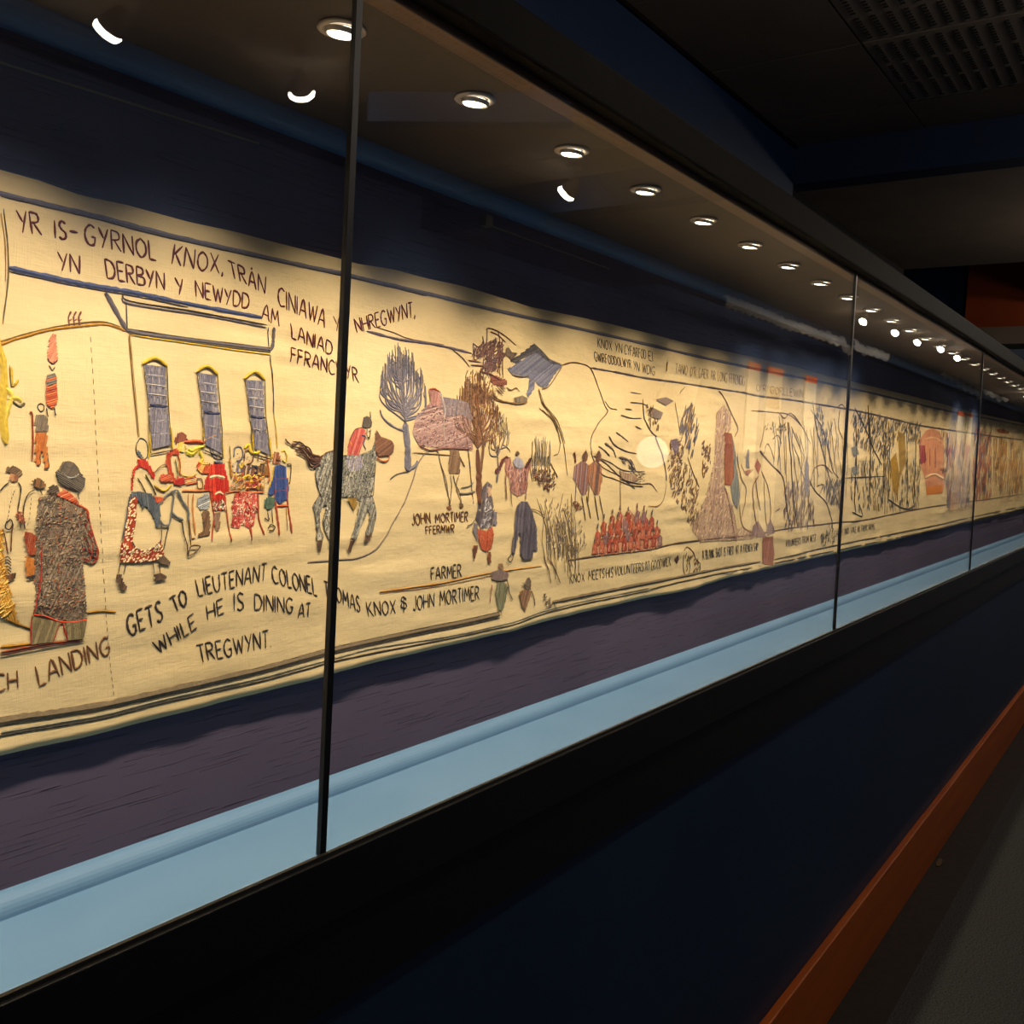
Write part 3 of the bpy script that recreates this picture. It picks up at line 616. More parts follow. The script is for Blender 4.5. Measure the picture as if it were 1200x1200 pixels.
# house
m = Motif('stitched_house', 'grey roof and gold walls of a tall house'); m.at(100, 300, .25)
GR = (96, 88, 92)
m.line([(92, 172), (140, 260), (190, 350)], 5, GR, curve=False).line([(84, 175), (180, 345)], 1.2, DK, curve=False).line([(190, 350), (300, 372), (500, 395), (700, 420), (870, 440)], 5, GR).line([(190, 340), (500, 386), (870, 430)], 1.2, DK)
m.line([(872, 440), (885, 400), (886, 335)], 4.5, GR).line([(860, 335), (862, 425)], 1.3, DK)
m.line([(168, 188), (205, 225), (500, 270), (700, 305), (850, 335)], 2, GR).line([(168, 178), (210, 212), (500, 258), (850, 322)], 1.5, DK).line([(188, 220), (192, 345)], 1.2, DK)
m.line([(205, 370), (500, 412), (700, 440), (870, 462)], 1.6, YEL).line([(200, 362), (500, 405), (870, 450)], 1.1, OLV)
m.line([(200, 370), (215, 560), (245, 850)], 1.3, (120, 90, 30), sub=10).line([(205, 370), (222, 560), (250, 850)], .9, GOLD, sub=10)
m.line([(870, 465), (882, 600), (888, 740)], 1.3, DK).line([(888, 740), (896, 820), (902, 900)], 1.4, YEL); house = m.done()
def window(TL, AP, TR, ML, MR, BL, BRr, ysp):
    m = Motif('stitched_window', 'slate panes under a yellow arch', house); m.at(100, 300, .25)
    TL, AP, TR, ML, MR, BL, BRr = [np.array(p, float) for p in (TL, AP, TR, ML, MR, BL, BRr)]
    # sashes
    for (a, b, c_, d_, rows) in ((TL+(8, 8), TR+(-6, 8), ML+(6, -4), MR+(-8, -4), 4), (ML+(6, 14), MR+(-6, 8), BL+(8, -20), BRr+(-8, -20), 3)):
        for r in range(rows):
            for q in range(3):
                def bil(u, v_): return (a*(1-u)+b*u)*(1-v_)+(c_*(1-u)+d_*u)*v_
                u0, u1 = q/3+.045, (q+1)/3-.045; v0, v1 = r/rows+.05, (r+1)/rows-.05
                if r == 0 and q == 0: m.fill([a, b, d_, c_], [(132, 126, 138), (118, 114, 130), (142, 136, 146), (108, 106, 126)], pitch=1.4, ang=86)
                if q: m.line([bil(q/3, v0), bil(q/3, v1)], .9, (196, 188, 180), curve=False)
                m.line([bil((q+.5)/3, v0), bil((q+.5)/3, v0+.035)], 1.6, (70, 60, 70), curve=False)
            if r < rows-1: m.line([bil(0, (r+1)/rows), bil(1, (r+1)/rows)], 1.1, (204, 196, 184), curve=False)
    m.line([ML+(5, 0), (ML+MR)/2+(0, 6), MR+(-4, 0)], 2.4, NV_)
    m.line([TL+(0, 4), ML, BL], 1.2, OLV).line([TR, MR, BRr], 1.4, OLV).line([TL+(-4, 4), AP, TR+(2, 2)], 3.2, YEL).line([TL+(-2, 10), AP+(0, 9), TR+(0, 9)], 1, DK)
    m.line([BRr+(2, 0), BRr+(-3, -100)], 2.2, YEL, curve=False).line([BL+(2, 0), BL+(-5, -100)], 1.8, YEL, curve=False).line([BL+(0, 4), BRr+(4, 4)], 1.6, DK, curve=False)
    m.done()
window((265, 500), (322, 478), (378, 512), (288, 695), (385, 705), (300, 925), (402, 905), 0)
window((520, 538), (570, 516), (618, 552), (542, 728), (632, 738), (552, 905), (642, 945), 0)
window((746, 572), (796, 542), (842, 578), (768, 748), (848, 758), (786, 925), (868, 950), 0)
# left edge figures
m = Motif('stitched_tree', 'yellow twisted tree at the left edge')
m.line([(-10, 385), (3, 430), (2, 480), (6, 520)], 7, (206, 176, 60)).line([(0, 452), (12, 462), (8, 480), (4, 492)], 5, (222, 196, 84)).line([(8, 468), (18, 466), (24, 470)], 3.4, (222, 196, 84)).line([(13, 470), (22, 476), (28, 472)], 2.2, OLV)
m.line([(12, 430), (14, 452), (20, 445)], 2, YEL).line([(10, 428), (12, 452), (18, 448)], 1, OLV).line([(3, 245), (8, 290), (8, 330), (2, 380)], 1.4, OLV).line([(0, 250), (5, 290), (5, 330)], 1, GOLD)
m.fill([(-20, 610), (2, 622), (4, 660), (10, 690), (18, 724), (24, 732), (6, 726), (-20, 712)], [(214, 160, 62), (204, 146, 50), (226, 180, 84)], ang=110)
m.hatch([(-20, 615), (2, 622), (4, 660), (10, 690), (18, 724), (6, 726), (-20, 712)], [(170, 116, 30), (226, 190, 100)], 200, 6, 1.4, 45); m.done()
m = Motif('hill_line', 'twisted gold hill line')
m.line([(-120, 425), (-40, 410), (0, 403), (15, 398), (30, 394), (50, 388), (75, 384), (95, 382), (118, 380), (135, 383), (146, 388)], 2.8, GOLD, sub=9).line([(-40, 408), (0, 400), (30, 391), (75, 381), (118, 377), (140, 383)], 1.3, (110, 80, 30), sub=9)
for x in (80, 86, 92): m.line([(x, 382), (x-1, 372), (x+2, 365)], 1.8, (120, 70, 50)).line([(x-2, 377), (x+3, 374)], 1.2, (150, 80, 60))
m.done()
m = Motif('stitched_figure', 'pink and orange standing bundles on the hill')
m.fill([(58, 392), (64, 391), (66, 415), (66, 421), (60, 426), (55, 423), (54, 416), (57, 398)], [(206, 128, 96), (214, 140, 108)], ang=60); m.line([(54, 420), (60, 426), (66, 422)], 1.4, OX)
m.line([(56, 428), (60, 434), (63, 430)], 1, DK).fill([(54, 438), (62, 436), (65, 442), (65, 452), (53, 452), (52, 446)], [(200, 100, 50), GRY], ang=20).fill([(53, 452), (65, 452), (66, 468), (64, 475), (58, 479), (53, 474), (52, 462)], [(204, 108, 56), (176, 76, 40)], ang=20)
m.line([(53, 478), (54, 486), (55, 488)], 1.2, DK).line([(62, 478), (63, 484), (64, 487)], 1.2, DK); m.done()
m = Motif('stitched_figure', 'small man in grey coat and orange trousers with a stick')
m.line([(43, 475), (46, 473), (50, 475), (50, 480), (46, 482), (43, 478), (43, 475)], 1, DK).fill([(42, 486), (51, 486), (55, 492), (55, 505), (40, 506), (40, 492)], [(138, 120, 96), (120, 108, 92)], ang=80)
m.fill([(40, 507), (54, 507), (54, 524), (56, 546), (52, 550), (49, 530), (47, 528), (46, 544), (41, 545), (40, 524)], [(206, 126, 60), (190, 108, 50)], ang=80).line([(33, 484), (36, 484), (37, 500), (37, 540)], 1.8, (150, 66, 30)); m.line([(46, 528), (46, 543), (42, 545)], 1.2, DK).line([(54, 530), (56, 546), (52, 550)], 1.2, DK); m.done()
m = Motif('stitched_figure', 'two small men in hats outlined in brown'); m.at(0, 520, 1/6)
m.fill([(30, 200), (45, 165), (95, 155), (145, 185), (150, 215), (125, 230), (60, 205)], [(98, 76, 54), (120, 96, 66)], ang=40).fill([(60, 205), (125, 225), (115, 260), (85, 270), (60, 245)], [(196, 140, 100), (150, 100, 70)])
m.line([(60, 268), (20, 300), (-5, 330)], 1.1, DK).line([(120, 270), (140, 310), (130, 390), (115, 480)], 1.2, DK).line([(95, 330), (70, 400), (50, 500), (25, 560)], 1.1, DK, dash=True).line([(25, 560), (30, 590), (60, 600), (75, 560), (60, 530), (25, 560)], 1.1, DK).line([(80, 560), (75, 640), (70, 760)], 1.3, (120, 70, 40)).line([(10, 600), (30, 660), (50, 780)], 1.3, (120, 70, 40))
for k in range(7): m.line([(25, 800+k*22), (50, 795+k*22), (72, 815+k*22)], 1, DK)
m.fill([(35, 930), (70, 910), (105, 905), (100, 940), (60, 970)], [(92, 66, 44), (130, 90, 60)])
m.fill([(215, 260), (260, 235), (305, 270), (310, 300), (270, 315), (230, 295)], [(98, 76, 54), (140, 96, 60)]).line([(240, 320), (190, 350), (160, 430), (150, 520), (165, 600)], 1.1, DK).line([(270, 320), (290, 360)], 1.1, DK).line([(210, 380), (200, 480), (175, 590)], 1, DK, dash=True)
m.fill([(160, 615), (215, 625), (245, 650), (240, 780), (195, 780), (170, 700)], [(150, 66, 40), (170, 84, 50)]).fill([(170, 790), (225, 800), (235, 850), (230, 920), (180, 930), (172, 860)], [(208, 140, 66), (196, 120, 50)]).fill([(170, 940), (230, 915), (240, 930), (200, 955)], DK); m.hatch([(100, 480), (150, 485), (165, 560), (120, 540)], [(120, 60, 40), (170, 100, 70)], 30, 3); m.done()
m = Motif('stitched_figure', 'large man from behind in a long tweed coat edged in red')
CO = [(45, 583), (66, 577), (90, 590), (100, 597), (102, 613), (97, 627), (96, 662), (99, 700), (101, 726), (84, 728), (68, 727), (52, 722), (38, 720), (41, 690), (37, 672), (42, 640), (41, 610)]
TW = [(140, 122, 104), (124, 108, 92), (160, 142, 120), (110, 98, 84)]
m.fill(CO, TW, ang=65, pitch=1.7).hatch(CO, [(176, 156, 126), (92, 80, 68), (160, 140, 114), (86, 76, 66), (138, 118, 94), (160, 92, 62)], 1500, 2.6, 1.1, 50, 70)
SLV = [(100, 597), (106, 625), (112, 638), (113, 654), (106, 661), (97, 658), (95, 640), (97, 620)]
m.fill(SLV, TW, ang=110, pitch=1.7).hatch(SLV, [(160, 140, 112), (70, 56, 48), RED], 110, 3, 1.2, 110, 50)
m.line([(100, 597), (103, 612), (110, 634), (113, 645), (112, 656), (105, 661)], 1.8, (184, 66, 36)).line([(104, 625), (107, 640), (104, 655), (97, 658)], 1.4, (184, 66, 36)).line([(66, 580), (82, 588), (100, 597), (101, 606)], 1.8, (190, 72, 36))
m.line([(69, 590), (68, 640), (66, 700), (67, 726)], 1.3, (170, 78, 50), dash=True).line([(48, 640), (46, 680), (42, 700), (38, 720)], 1.4, RED).line([(38, 720), (52, 722), (68, 728), (84, 729), (101, 726)], 1.8, (206, 70, 36))
m.fill([(36, 722), (69, 729), (61, 752), (35, 755)], [(134, 120, 84), (120, 106, 76), (150, 136, 100)], pitch=1.7, ang=70).fill([(75, 730), (100, 727), (96, 748), (78, 750)], [(134, 120, 84), (120, 106, 76), (150, 136, 100)], pitch=1.7, ang=95)
m.line([(36, 722), (35, 755)], 1.5, RED, curve=False).line([(69, 729), (61, 752)], 1.2, RED, curve=False).line([(72, 729), (78, 751)], 1.5, RED, curve=False).line([(100, 727), (96, 748)], 1, OLV, curve=False)
m.fill([(64, 578), (72, 573), (80, 577), (88, 585), (91, 590), (80, 587), (66, 581)], [(196, 84, 44), (214, 130, 90)], ang=20)
m.fill([(54, 573), (60, 568), (66, 569), (68, 577), (60, 579), (53, 577)], [(104, 88, 70), (84, 70, 58)], ang=30)
m.fill([(63, 553), (67, 549), (72, 557), (83, 562), (92, 554), (98, 560), (97, 570), (91, 577), (88, 574), (80, 572), (67, 565)], [(112, 102, 88), (98, 88, 78)], ang=150, pitch=1.7)
m.fill([(69, 548), (73, 541), (79, 540), (85, 542), (90, 548), (92, 554), (83, 559), (72, 556)], [(106, 94, 80), (92, 82, 72)], ang=60, pitch=1.7).line([(71, 553), (80, 560), (90, 557)], 1.7, (176, 172, 160)).line([(63, 553), (70, 563), (82, 570), (91, 577)], 1, DK).line([(73, 543), (79, 548), (86, 546)], 1.4, (70, 60, 52)).line([(89, 577), (91, 585)], 1.5, GRY); m.done()
# maid and serving man
m = Motif('stitched_figure', 'maid in red shawl, white apron and red checked skirt'); m.at(110, 480, .2)
m.line([(245, 200), (270, 168), (300, 185), (312, 230), (308, 275), (285, 292), (255, 270), (242, 235), (245, 200)], 1.2, (80, 84, 84)).fill([(243, 235), (262, 240), (285, 285), (262, 275)], [(98, 104, 108)])
m.line([(315, 190), (322, 230), (315, 290)], 2, YEL).fill([(250, 290), (300, 292), (330, 340), (352, 385), (345, 412), (305, 352), (265, 332), (238, 350), (225, 400), (220, 472), (211, 470), (214, 400), (225, 345), (252, 320)], [(190, 50, 34), (206, 66, 40)], ang=110, pitch=1.6)
m.line([(250, 400), (275, 440), (300, 490)], 1.3, (96, 84, 50)).line([(295, 380), (330, 440), (360, 500)], 1.5, (86, 80, 50)).line([(345, 440), (380, 465), (410, 475), (450, 440)], 1.8, YEL).line([(345, 450), (385, 475), (415, 480)], 1, BR)
m.fill([(212, 482), (260, 478), (330, 492), (376, 545), (384, 640), (372, 690), (352, 680), (338, 620), (320, 590), (300, 560), (280, 580), (262, 540), (240, 520), (205, 540), (195, 560), (200, 510)], [(96, 104, 112), (120, 126, 130), (84, 90, 98)], ang=100, pitch=1.7)
SK = [(205, 520), (246, 505), (240, 620), (215, 770), (232, 808), (290, 828), (345, 800), (382, 765), (402, 850), (342, 888), (240, 895), (142, 890), (150, 800), (170, 740)]
m.fill(SK, [(180, 74, 40), (166, 60, 34)], ang=80, pitch=2).hatch(SK, [(236, 214, 170), (228, 200, 160)], 190, 2.6, 2.2, 45, 10, h=.001)
m.line([(200, 510), (180, 640), (155, 770)], 1.4, (96, 100, 104)).line([(215, 770), (240, 815), (300, 825), (382, 765), (384, 650)], 1.2, (90, 90, 100))
m.line([(148, 892), (135, 960)], 1.2, DK).line([(182, 895), (165, 965)], 1.2, DK).fill([(122, 965), (150, 960), (165, 1010), (185, 1035), (180, 1055), (145, 1050), (130, 1010)], [(110, 84, 64), (90, 70, 54)]).line([(338, 890), (345, 955)], 1.2, DK).line([(372, 890), (380, 960)], 1, DK)
m.fill([(342, 965), (385, 955), (418, 975), (410, 992), (350, 1002)], [(110, 84, 64), (90, 70, 54)]).fill([(365, 870), (400, 850), (440, 892), (436, 912), (380, 900)], [(112, 90, 70), (96, 76, 58)]); m.done()
m = Motif('stitched_figure', 'serving man leaning forward in orange jacket and white breeches'); m.at(110, 480, .2)
m.fill([(470, 180), (485, 140), (515, 130), (540, 150), (545, 185), (500, 190), (478, 205)], [(110, 60, 44), (140, 80, 60)]).fill([(478, 200), (530, 185), (545, 210), (525, 250), (495, 245), (480, 225)], [(222, 196, 90), (230, 210, 150)])
m.fill([(415, 270), (440, 240), (480, 225), (500, 250), (490, 262), (455, 262), (440, 290), (458, 370), (478, 420), (466, 440), (440, 390), (418, 320)], [(192, 72, 40), (206, 90, 50)], ang=100, pitch=1.6)
m.line([(480, 240), (500, 320), (498, 380)], 1.6, (180, 80, 40)).line([(470, 290), (480, 340), (485, 385)], 1.2, OLV).fill([(470, 410), (520, 398), (525, 430), (500, 445), (470, 435)], [(190, 50, 40)])
m.fill([(385, 375), (450, 385), (458, 420), (390, 425), (375, 405)], [(206, 100, 60), (190, 80, 50)], ang=20).line([(345, 370), (385, 330), (420, 320)], 1.2, BR).fill([(345, 510), (395, 512), (410, 530), (360, 545)], [(206, 90, 50)])
m.line([(480, 470), (450, 480), (400, 520), (375, 560)], 2, (104, 108, 112)).line([(465, 475), (455, 560), (445, 620), (430, 670), (400, 675), (380, 650)], 2.4, (110, 112, 112)).line([(482, 470), (510, 530), (545, 590), (545, 650)], 3, (110, 112, 112)).line([(445, 600), (480, 630), (515, 645)], 3, (110, 112, 112))
m.line([(430, 680), (410, 760), (398, 820)], 1.3, DK).line([(505, 645), (520, 730), (538, 800), (545, 860)], 1.4, DK).line([(545, 650), (552, 730), (558, 795)], 1.4, DK).line([(545, 858), (580, 840), (612, 805), (600, 795), (560, 800), (545, 858)], 1.6, (110, 84, 60))
m.line([(520, 190), (600, 185), (640, 195)], 3.4, (204, 84, 40)).line([(640, 185), (670, 165), (710, 150)], 2, (214, 150, 80)).line([(545, 230), (570, 240), (600, 225), (640, 215)], 4, (226, 200, 70)); m.done()
# dining table group
m = Motif('stitched_table', 'orange table with dishes and yellow candles'); m.at(190, 480, .13333)
m.line([(170, 715), (300, 715), (410, 710)], 3, (196, 120, 66)).line([(560, 735), (640, 720), (760, 730), (900, 730)], 2.8, (196, 110, 60)).line([(225, 740), (225, 900), (250, 1130)], 1.4, (180, 130, 70)).line([(270, 740), (262, 900), (285, 1100)], 2.4, (206, 140, 74)).line([(245, 1135), (280, 1130)], 1.4, BR)
m.fill([(120, 590), (200, 600), (290, 590), (300, 640), (220, 665), (140, 640)], [(206, 128, 80), (190, 90, 60), (214, 170, 110)], ang=10)
m.line([(160, 415), (140, 480), (150, 560), (240, 590), (300, 560)], 1.2, YEL).line([(200, 370), (260, 390), (300, 350), (330, 330)], 5, (228, 206, 70)).line([(320, 360), (350, 430), (330, 470), (400, 480)], 3.6, (226, 200, 60))
m.fill([(300, 470), (340, 450), (400, 470), (420, 520), (400, 560), (340, 560), (300, 520)], [(200, 84, 44), (222, 170, 90)], ang=60).line([(300, 600), (340, 610), (350, 680), (310, 690), (300, 640), (300, 600)], 1.4, (150, 100, 60))
m.line([(590, 320), (600, 460)], 1.2, (70, 80, 60)).line([(590, 430), (600, 520), (610, 600)], 3, (190, 130, 50)).line([(720, 340), (760, 310), (780, 370), (830, 380), (880, 340)], 3.4, (222, 190, 50)).line([(920, 420), (940, 560), (940, 640)], 2.4, (196, 90, 40)).line([(700, 600), (760, 580), (780, 620), (740, 640)], 3, (222, 190, 60)).line([(640, 600), (700, 570), (700, 640), (660, 680)], 1.8, BR)
m.hatch([(600, 560), (900, 560), (900, 700), (600, 700)], [(196, 90, 50), (226, 190, 70), (120, 70, 50), (214, 140, 90)], 120, 4, 1.6, 50, 60); m.done()
m = Motif('stitched_figure', 'seated guest from behind in a bright red coat'); m.at(190, 480, .13333)
m.line([(430, 390), (420, 340), (450, 310), (500, 310), (520, 370), (500, 400), (520, 430), (470, 430), (430, 390)], 2, (120, 112, 112)).hatch([(430, 320), (510, 310), (520, 400), (440, 420)], [(130, 124, 120), (180, 170, 160)], 50, 3).line([(450, 460), (530, 470)], 4, (84, 84, 100))
m.fill([(420, 480), (540, 478), (560, 560), (585, 640), (585, 720), (545, 720), (550, 790), (440, 810), (430, 720), (360, 700), (380, 600), (412, 560)], [(204, 50, 34), (220, 70, 44), (190, 40, 30)], ang=95, pitch=1.7)
m.line([(412, 600), (470, 585), (545, 600)], 4, (232, 206, 160)).line([(460, 745), (500, 728), (535, 745)], 4, (232, 206, 160)); m.done()
m = Motif('stitched_chair', 'red and cream chair in the middle of the group'); m.at(190, 480, .13333)
m.line([(415, 470), (410, 640), (440, 860), (450, 960), (425, 1150)], 2, (170, 70, 40)).line([(545, 470), (545, 640), (560, 860), (575, 1000), (600, 1165)], 2.2, (180, 90, 50)).line([(440, 880), (560, 880)], 2, (180, 90, 50)).hatch([(450, 800), (540, 790), (560, 880), (450, 880)], [(240, 226, 200), RED, (120, 112, 112)], 60, 4, 1.5, 100, 60)
m.fill([(310, 780), (370, 740), (410, 750), (415, 850), (380, 880), (330, 880), (300, 840)], [(160, 162, 164), (190, 188, 184), (130, 132, 136)], ang=20)
m.fill([(340, 890), (405, 890), (415, 1010), (405, 1100), (310, 1120), (305, 1095), (360, 1060), (350, 960)], [(110, 80, 58), (130, 98, 70)], ang=70).fill([(445, 910), (500, 900), (500, 1020), (480, 1075), (455, 1030)], [(150, 120, 96), (130, 104, 84)]); m.done()
m = Motif('stitched_figure', 'lady in a red patterned gown and feathered hat'); m.at(190, 480, .13333)
GW = [(640, 740), (720, 720), (830, 740), (850, 880), (820, 900), (800, 1020), (750, 1040), (700, 1000), (670, 1040), (600, 1030), (620, 960), (610, 860)]
m.fill(GW, [(196, 72, 60), (206, 88, 74)], ang=80).hatch(GW, [(236, 214, 186), (226, 190, 160), (160, 40, 40)], 170, 4, 1.6, 60, 80)
m.line([(760, 530), (800, 500), (850, 520), (900, 550)], 4, (52, 56, 74)).line([(780, 560), (840, 550), (890, 560)], 3, (60, 60, 84)).fill([(800, 600), (850, 610), (870, 680), (810, 700), (780, 660)], [(190, 60, 66), (160, 50, 60)]); m.done()
m = Motif('stitched_chair', 'brown chair right of the patterned gown'); m.at(190, 480, .13333)
m.line([(760, 620), (750, 760), (760, 900), (780, 1150)], 3, (160, 70, 40)).line([(830, 620), (845, 760), (850, 960), (890, 1100)], 3, (160, 70, 40)).line([(760, 690), (845, 690)], 2, (170, 80, 46)).line([(760, 880), (845, 880)], 2, (170, 80, 46)); m.done()
m = Motif('stitched_figure', 'row of guests behind the table'); m.at(190, 480, .13333)
for (x, y, c1, c2) in ((670, 400, (110, 106, 110), (120, 100, 130)), (760, 430, (120, 80, 50), (110, 70, 50)), (880, 430, (140, 100, 50), (90, 70, 60))):
    m.line([(x-40, y+20), (x-30, y-60), (x+20, y-70), (x+40, y-10), (x+20, y+40), (x-20, y+50)], 2, c1).fill([(x-50, y+70), (x+10, y+55), (x+55, y+80), (x+50, y+150), (x-45, y+150)], [c2, (200, 180, 150), c1], ang=80).line([(x-15, y-10), (x-5, y-8)], 1, DK).line([(x, y+20), (x+12, y+20)], 1, RED)
m.line([(670, 470), (690, 510), (720, 460)], 2.4, YEL); m.done()
m = Motif('stitched_figure', 'seated guest in a blue coat at the table end'); m.at(190, 480, .13333)
m.fill([(970, 400), (990, 370), (1025, 375), (1040, 430), (1040, 470), (1000, 480), (975, 470)], [(150, 86, 56), (196, 150, 110)]).line([(1000, 440), (1035, 450)], 2, (70, 50, 40)).line([(1050, 370), (1080, 360), (1095, 420), (1080, 460), (1055, 440)], 2.4, (206, 180, 70))
m.fill([(985, 500), (1040, 482), (1090, 500), (1100, 600), (1120, 700), (1100, 790), (1040, 830), (1000, 800), (1000, 700), (985, 740), (945, 760), (935, 720), (965, 640), (975, 560)], [(60, 82, 142), (74, 96, 160), (52, 68, 120)], ang=95, pitch=1.7)
m.line([(985, 500), (970, 600), (940, 690)], 2, YEL).line([(1095, 480), (1135, 490), (1130, 620), (1120, 660)], 1.4, OLV).fill([(900, 800), (940, 760), (1000, 780), (980, 860), (930, 880), (900, 850)], [(90, 110, 90), (74, 96, 78)]).line([(925, 880), (935, 960)], 1.2, DK).line([(965, 880), (970, 1000)], 1.2, DK)
m.line([(900, 950), (930, 975), (940, 950)], 1.4, DK).line([(920, 1050), (950, 1010), (985, 1030), (970, 1055), (925, 1065)], 1.4, DK); m.done()
m = Motif('stitched_chair', 'brown ladder-back chair at the table end'); m.at(190, 480, .13333)
m.line([(1000, 600), (1000, 780), (1015, 950), (1025, 1105)], 3.4, (166, 76, 44)).line([(1110, 600), (1105, 760), (1125, 960), (1140, 1085)], 3, (166, 76, 44)).line([(1000, 610), (1110, 605)], 2.4, (176, 84, 50)).line([(1000, 715), (1110, 710)], 2.4, (176, 84, 50)).line([(1000, 850), (1110, 845)], 3, (176, 84, 50)).line([(1095, 860), (1098, 1060)], 1.2, (170, 120, 70)); m.done()
# horse and rider
m = Motif('stitched_horse', 'dapple grey horse cantering with a brown tail'); m.at(320, 460, 1/6)
HB = [(330, 480), (365, 430), (430, 405), (500, 440), (600, 440), (660, 420), (700, 400), (720, 320), (745, 330), (760, 400), (735, 440), (725, 500), (715, 620), (700, 740), (640, 770), (560, 740), (480, 730), (420, 770), (350, 760), (325, 690), (300, 580), (305, 520)]
HG = [(156, 152, 140), (128, 126, 116), (178, 172, 156), (112, 110, 102)]
HD = [(196, 190, 172), (92, 90, 84), (166, 162, 148), (80, 78, 74)]
m.fill(HB, HG, ang=70, pitch=1.8).hatch(HB, HD, 900, 3.4, 1.1, 60, 70)
for LG in ([(330, 720), (400, 740), (420, 775), (360, 800), (330, 850), (335, 960), (352, 1000), (345, 1040), (305, 1040), (312, 980), (295, 850), (285, 800)],
           [(385, 770), (430, 740), (430, 800), (405, 850), (400, 940), (425, 1060), (440, 1100), (415, 1090), (370, 980), (355, 900), (370, 840)],
           [(620, 740), (690, 740), (680, 800), (660, 850), (630, 920), (580, 1030), (545, 1020), (575, 960), (600, 860)],
           [(670, 750), (700, 730), (728, 850), (715, 920), (700, 980), (660, 1010), (648, 990), (680, 920), (685, 860), (668, 800)]):
    m.fill(LG, HG, ang=70, pitch=1.8).hatch(LG, HD, 120, 3.2, 1.1, 60, 60)
    m.line(LG+[LG[0]], 1.0, DK, sub=3)
m.line([(300, 580), (325, 690), (350, 760)], 1.2, DK).line([(560, 740), (640, 775), (700, 740), (715, 620), (725, 500)], 1.2, DK).line([(330, 480), (365, 430), (430, 405)], 1.3, BR)
for hf in ([(305, 1040), (345, 1040), (332, 1125), (320, 1110)], [(535, 1040), (570, 1040), (545, 1130), (528, 1110)], [(645, 990), (695, 985), (680, 1040), (650, 1050), (640, 1020)]): m.fill(hf, [(110, 80, 58), (92, 66, 48)])
for dx, dy, L in ((0, 0, 0), (25, 30, 10), (10, -40, -10), (40, 10, 0), (55, -10, -10), (30, 60, 15)):
    m.line([(330, 470+dy*.5), (260+dx*.5, 470+dy), (200+dx, 400+dy), (130+dx, 375+dy*.8)], 3.2, (84, 52, 38), 1.5)
m.line([(88, 325), (110, 355), (150, 370), (190, 345)], 2, (74, 46, 34)).line([(360, 440), (300, 470), (260, 460)], 2.4, (96, 58, 42))
m.fill([(725, 260), (745, 290), (755, 310), (800, 325), (835, 340), (850, 370), (845, 420), (815, 440), (780, 445), (750, 450), (722, 420), (718, 340)], [(120, 80, 56), (104, 68, 48), (140, 98, 70)], ang=30, pitch=1.7)
m.line([(735, 455), (760, 478), (800, 482), (820, 460), (810, 430)], 2.4, (190, 110, 70)).line([(790, 340), (780, 400)], 1.2, (206, 180, 150)).line([(760, 330), (770, 345)], 1.4, DK).fill([(520, 740), (590, 745), (592, 790), (572, 830), (545, 780)], [(170, 134, 60), (150, 116, 50)]); m.done()
m = Motif('stitched_rider', 'rider in pink red jacket and tall grey hat'); m.at(320, 460, 1/6)
m.fill([(555, 300), (580, 262), (630, 248), (655, 270), (650, 330), (630, 380), (610, 450), (570, 440), (530, 440), (530, 380), (545, 340)], [(200, 96, 84), (190, 80, 70), (216, 130, 116)], ang=70, pitch=1.7).line([(545, 345), (560, 370)], 3, (224, 150, 50))
m.fill([(525, 445), (580, 450), (635, 450), (640, 520), (590, 555), (545, 545), (520, 510)], [(140, 140, 170), (170, 160, 176), (200, 186, 186)], ang=85).line([(620, 300), (650, 310), (640, 360), (655, 400)], 1.4, (84, 80, 120)).line([(540, 340), (555, 300), (580, 260), (630, 245)], 1.1, DK)
m.fill([(632, 220), (640, 175), (665, 165), (690, 180), (700, 210), (690, 245), (655, 250), (635, 245)], [(110, 98, 84), (92, 82, 72)], ang=80).line([(690, 180), (686, 135)], 2, (74, 60, 50)).line([(665, 255), (660, 300), (675, 320), (690, 260)], 1.2, DK).line([(672, 270), (684, 272)], 1.6, DK); m.done()
m = Motif('stitched_road', 'grey brown road line sweeping down under the horse')
m.line([(361, 659), (400, 656), (420, 654), (440, 645), (452, 630), (462, 612), (474, 590), (484, 565), (490, 545), (500, 530), (512, 528), (517, 545), (524, 575), (527, 595)], 2.6, (142, 126, 110), sub=8); m.done()
# trees and cottage
def tree(label, base, top, trunk, cols, W, wid, n=26, low=.38):
    m = Motif('stitched_tree', label); base, top = np.array(base, float), np.array(top, float)
    fk = base+(top-base)*low
    m.line([base, base+(fk-base)*.5+(1, 0), fk], trunk, cols[0], trunk*.7)
    for i in range(n):
        t = (i+.5)/n*2-1; f0 = fk+(top-fk)*random.uniform(0, .55); u = random.uniform(.75, 1)
        e = fk+(top-fk)*(math.sqrt(max(0, 1-t*t*.75)))*u+np.array([t*wid, 0]); md = (f0+e)/2+np.array([t*wid*.42, 6+abs(t)*9])
        m.lay = 0; m.line([f0 if abs(t) < .5 else fk+(top-fk)*random.uniform(0, .2), md, e], W, random.choice(cols), W*.45, jit=.2)
        m.line([(md+e)/2, (md+e)/2+np.array([random.uniform(-5, 5), -7])], W*.5, random.choice(cols), W*.3, curve=False)
    return m
TB = [(122, 118, 130), (106, 102, 116), (136, 126, 130)]
m = tree('slate grey bare tree right of the horse', (479, 552), (469, 401), 14, TB, 3.2, 27, 46)
m.line([(479, 552), (487, 546), (490, 540)], 5, TB[0]).line([(478, 553), (466, 556), (458, 562)], 2, (96, 84, 80)).line([(474, 505), (462, 500), (450, 490), (446, 480)], 3, TB[0]); m.done()
m = Motif('stitched_cottage', 'pink brick cottage with grey slate roof'); m.at(430, 360, .225)
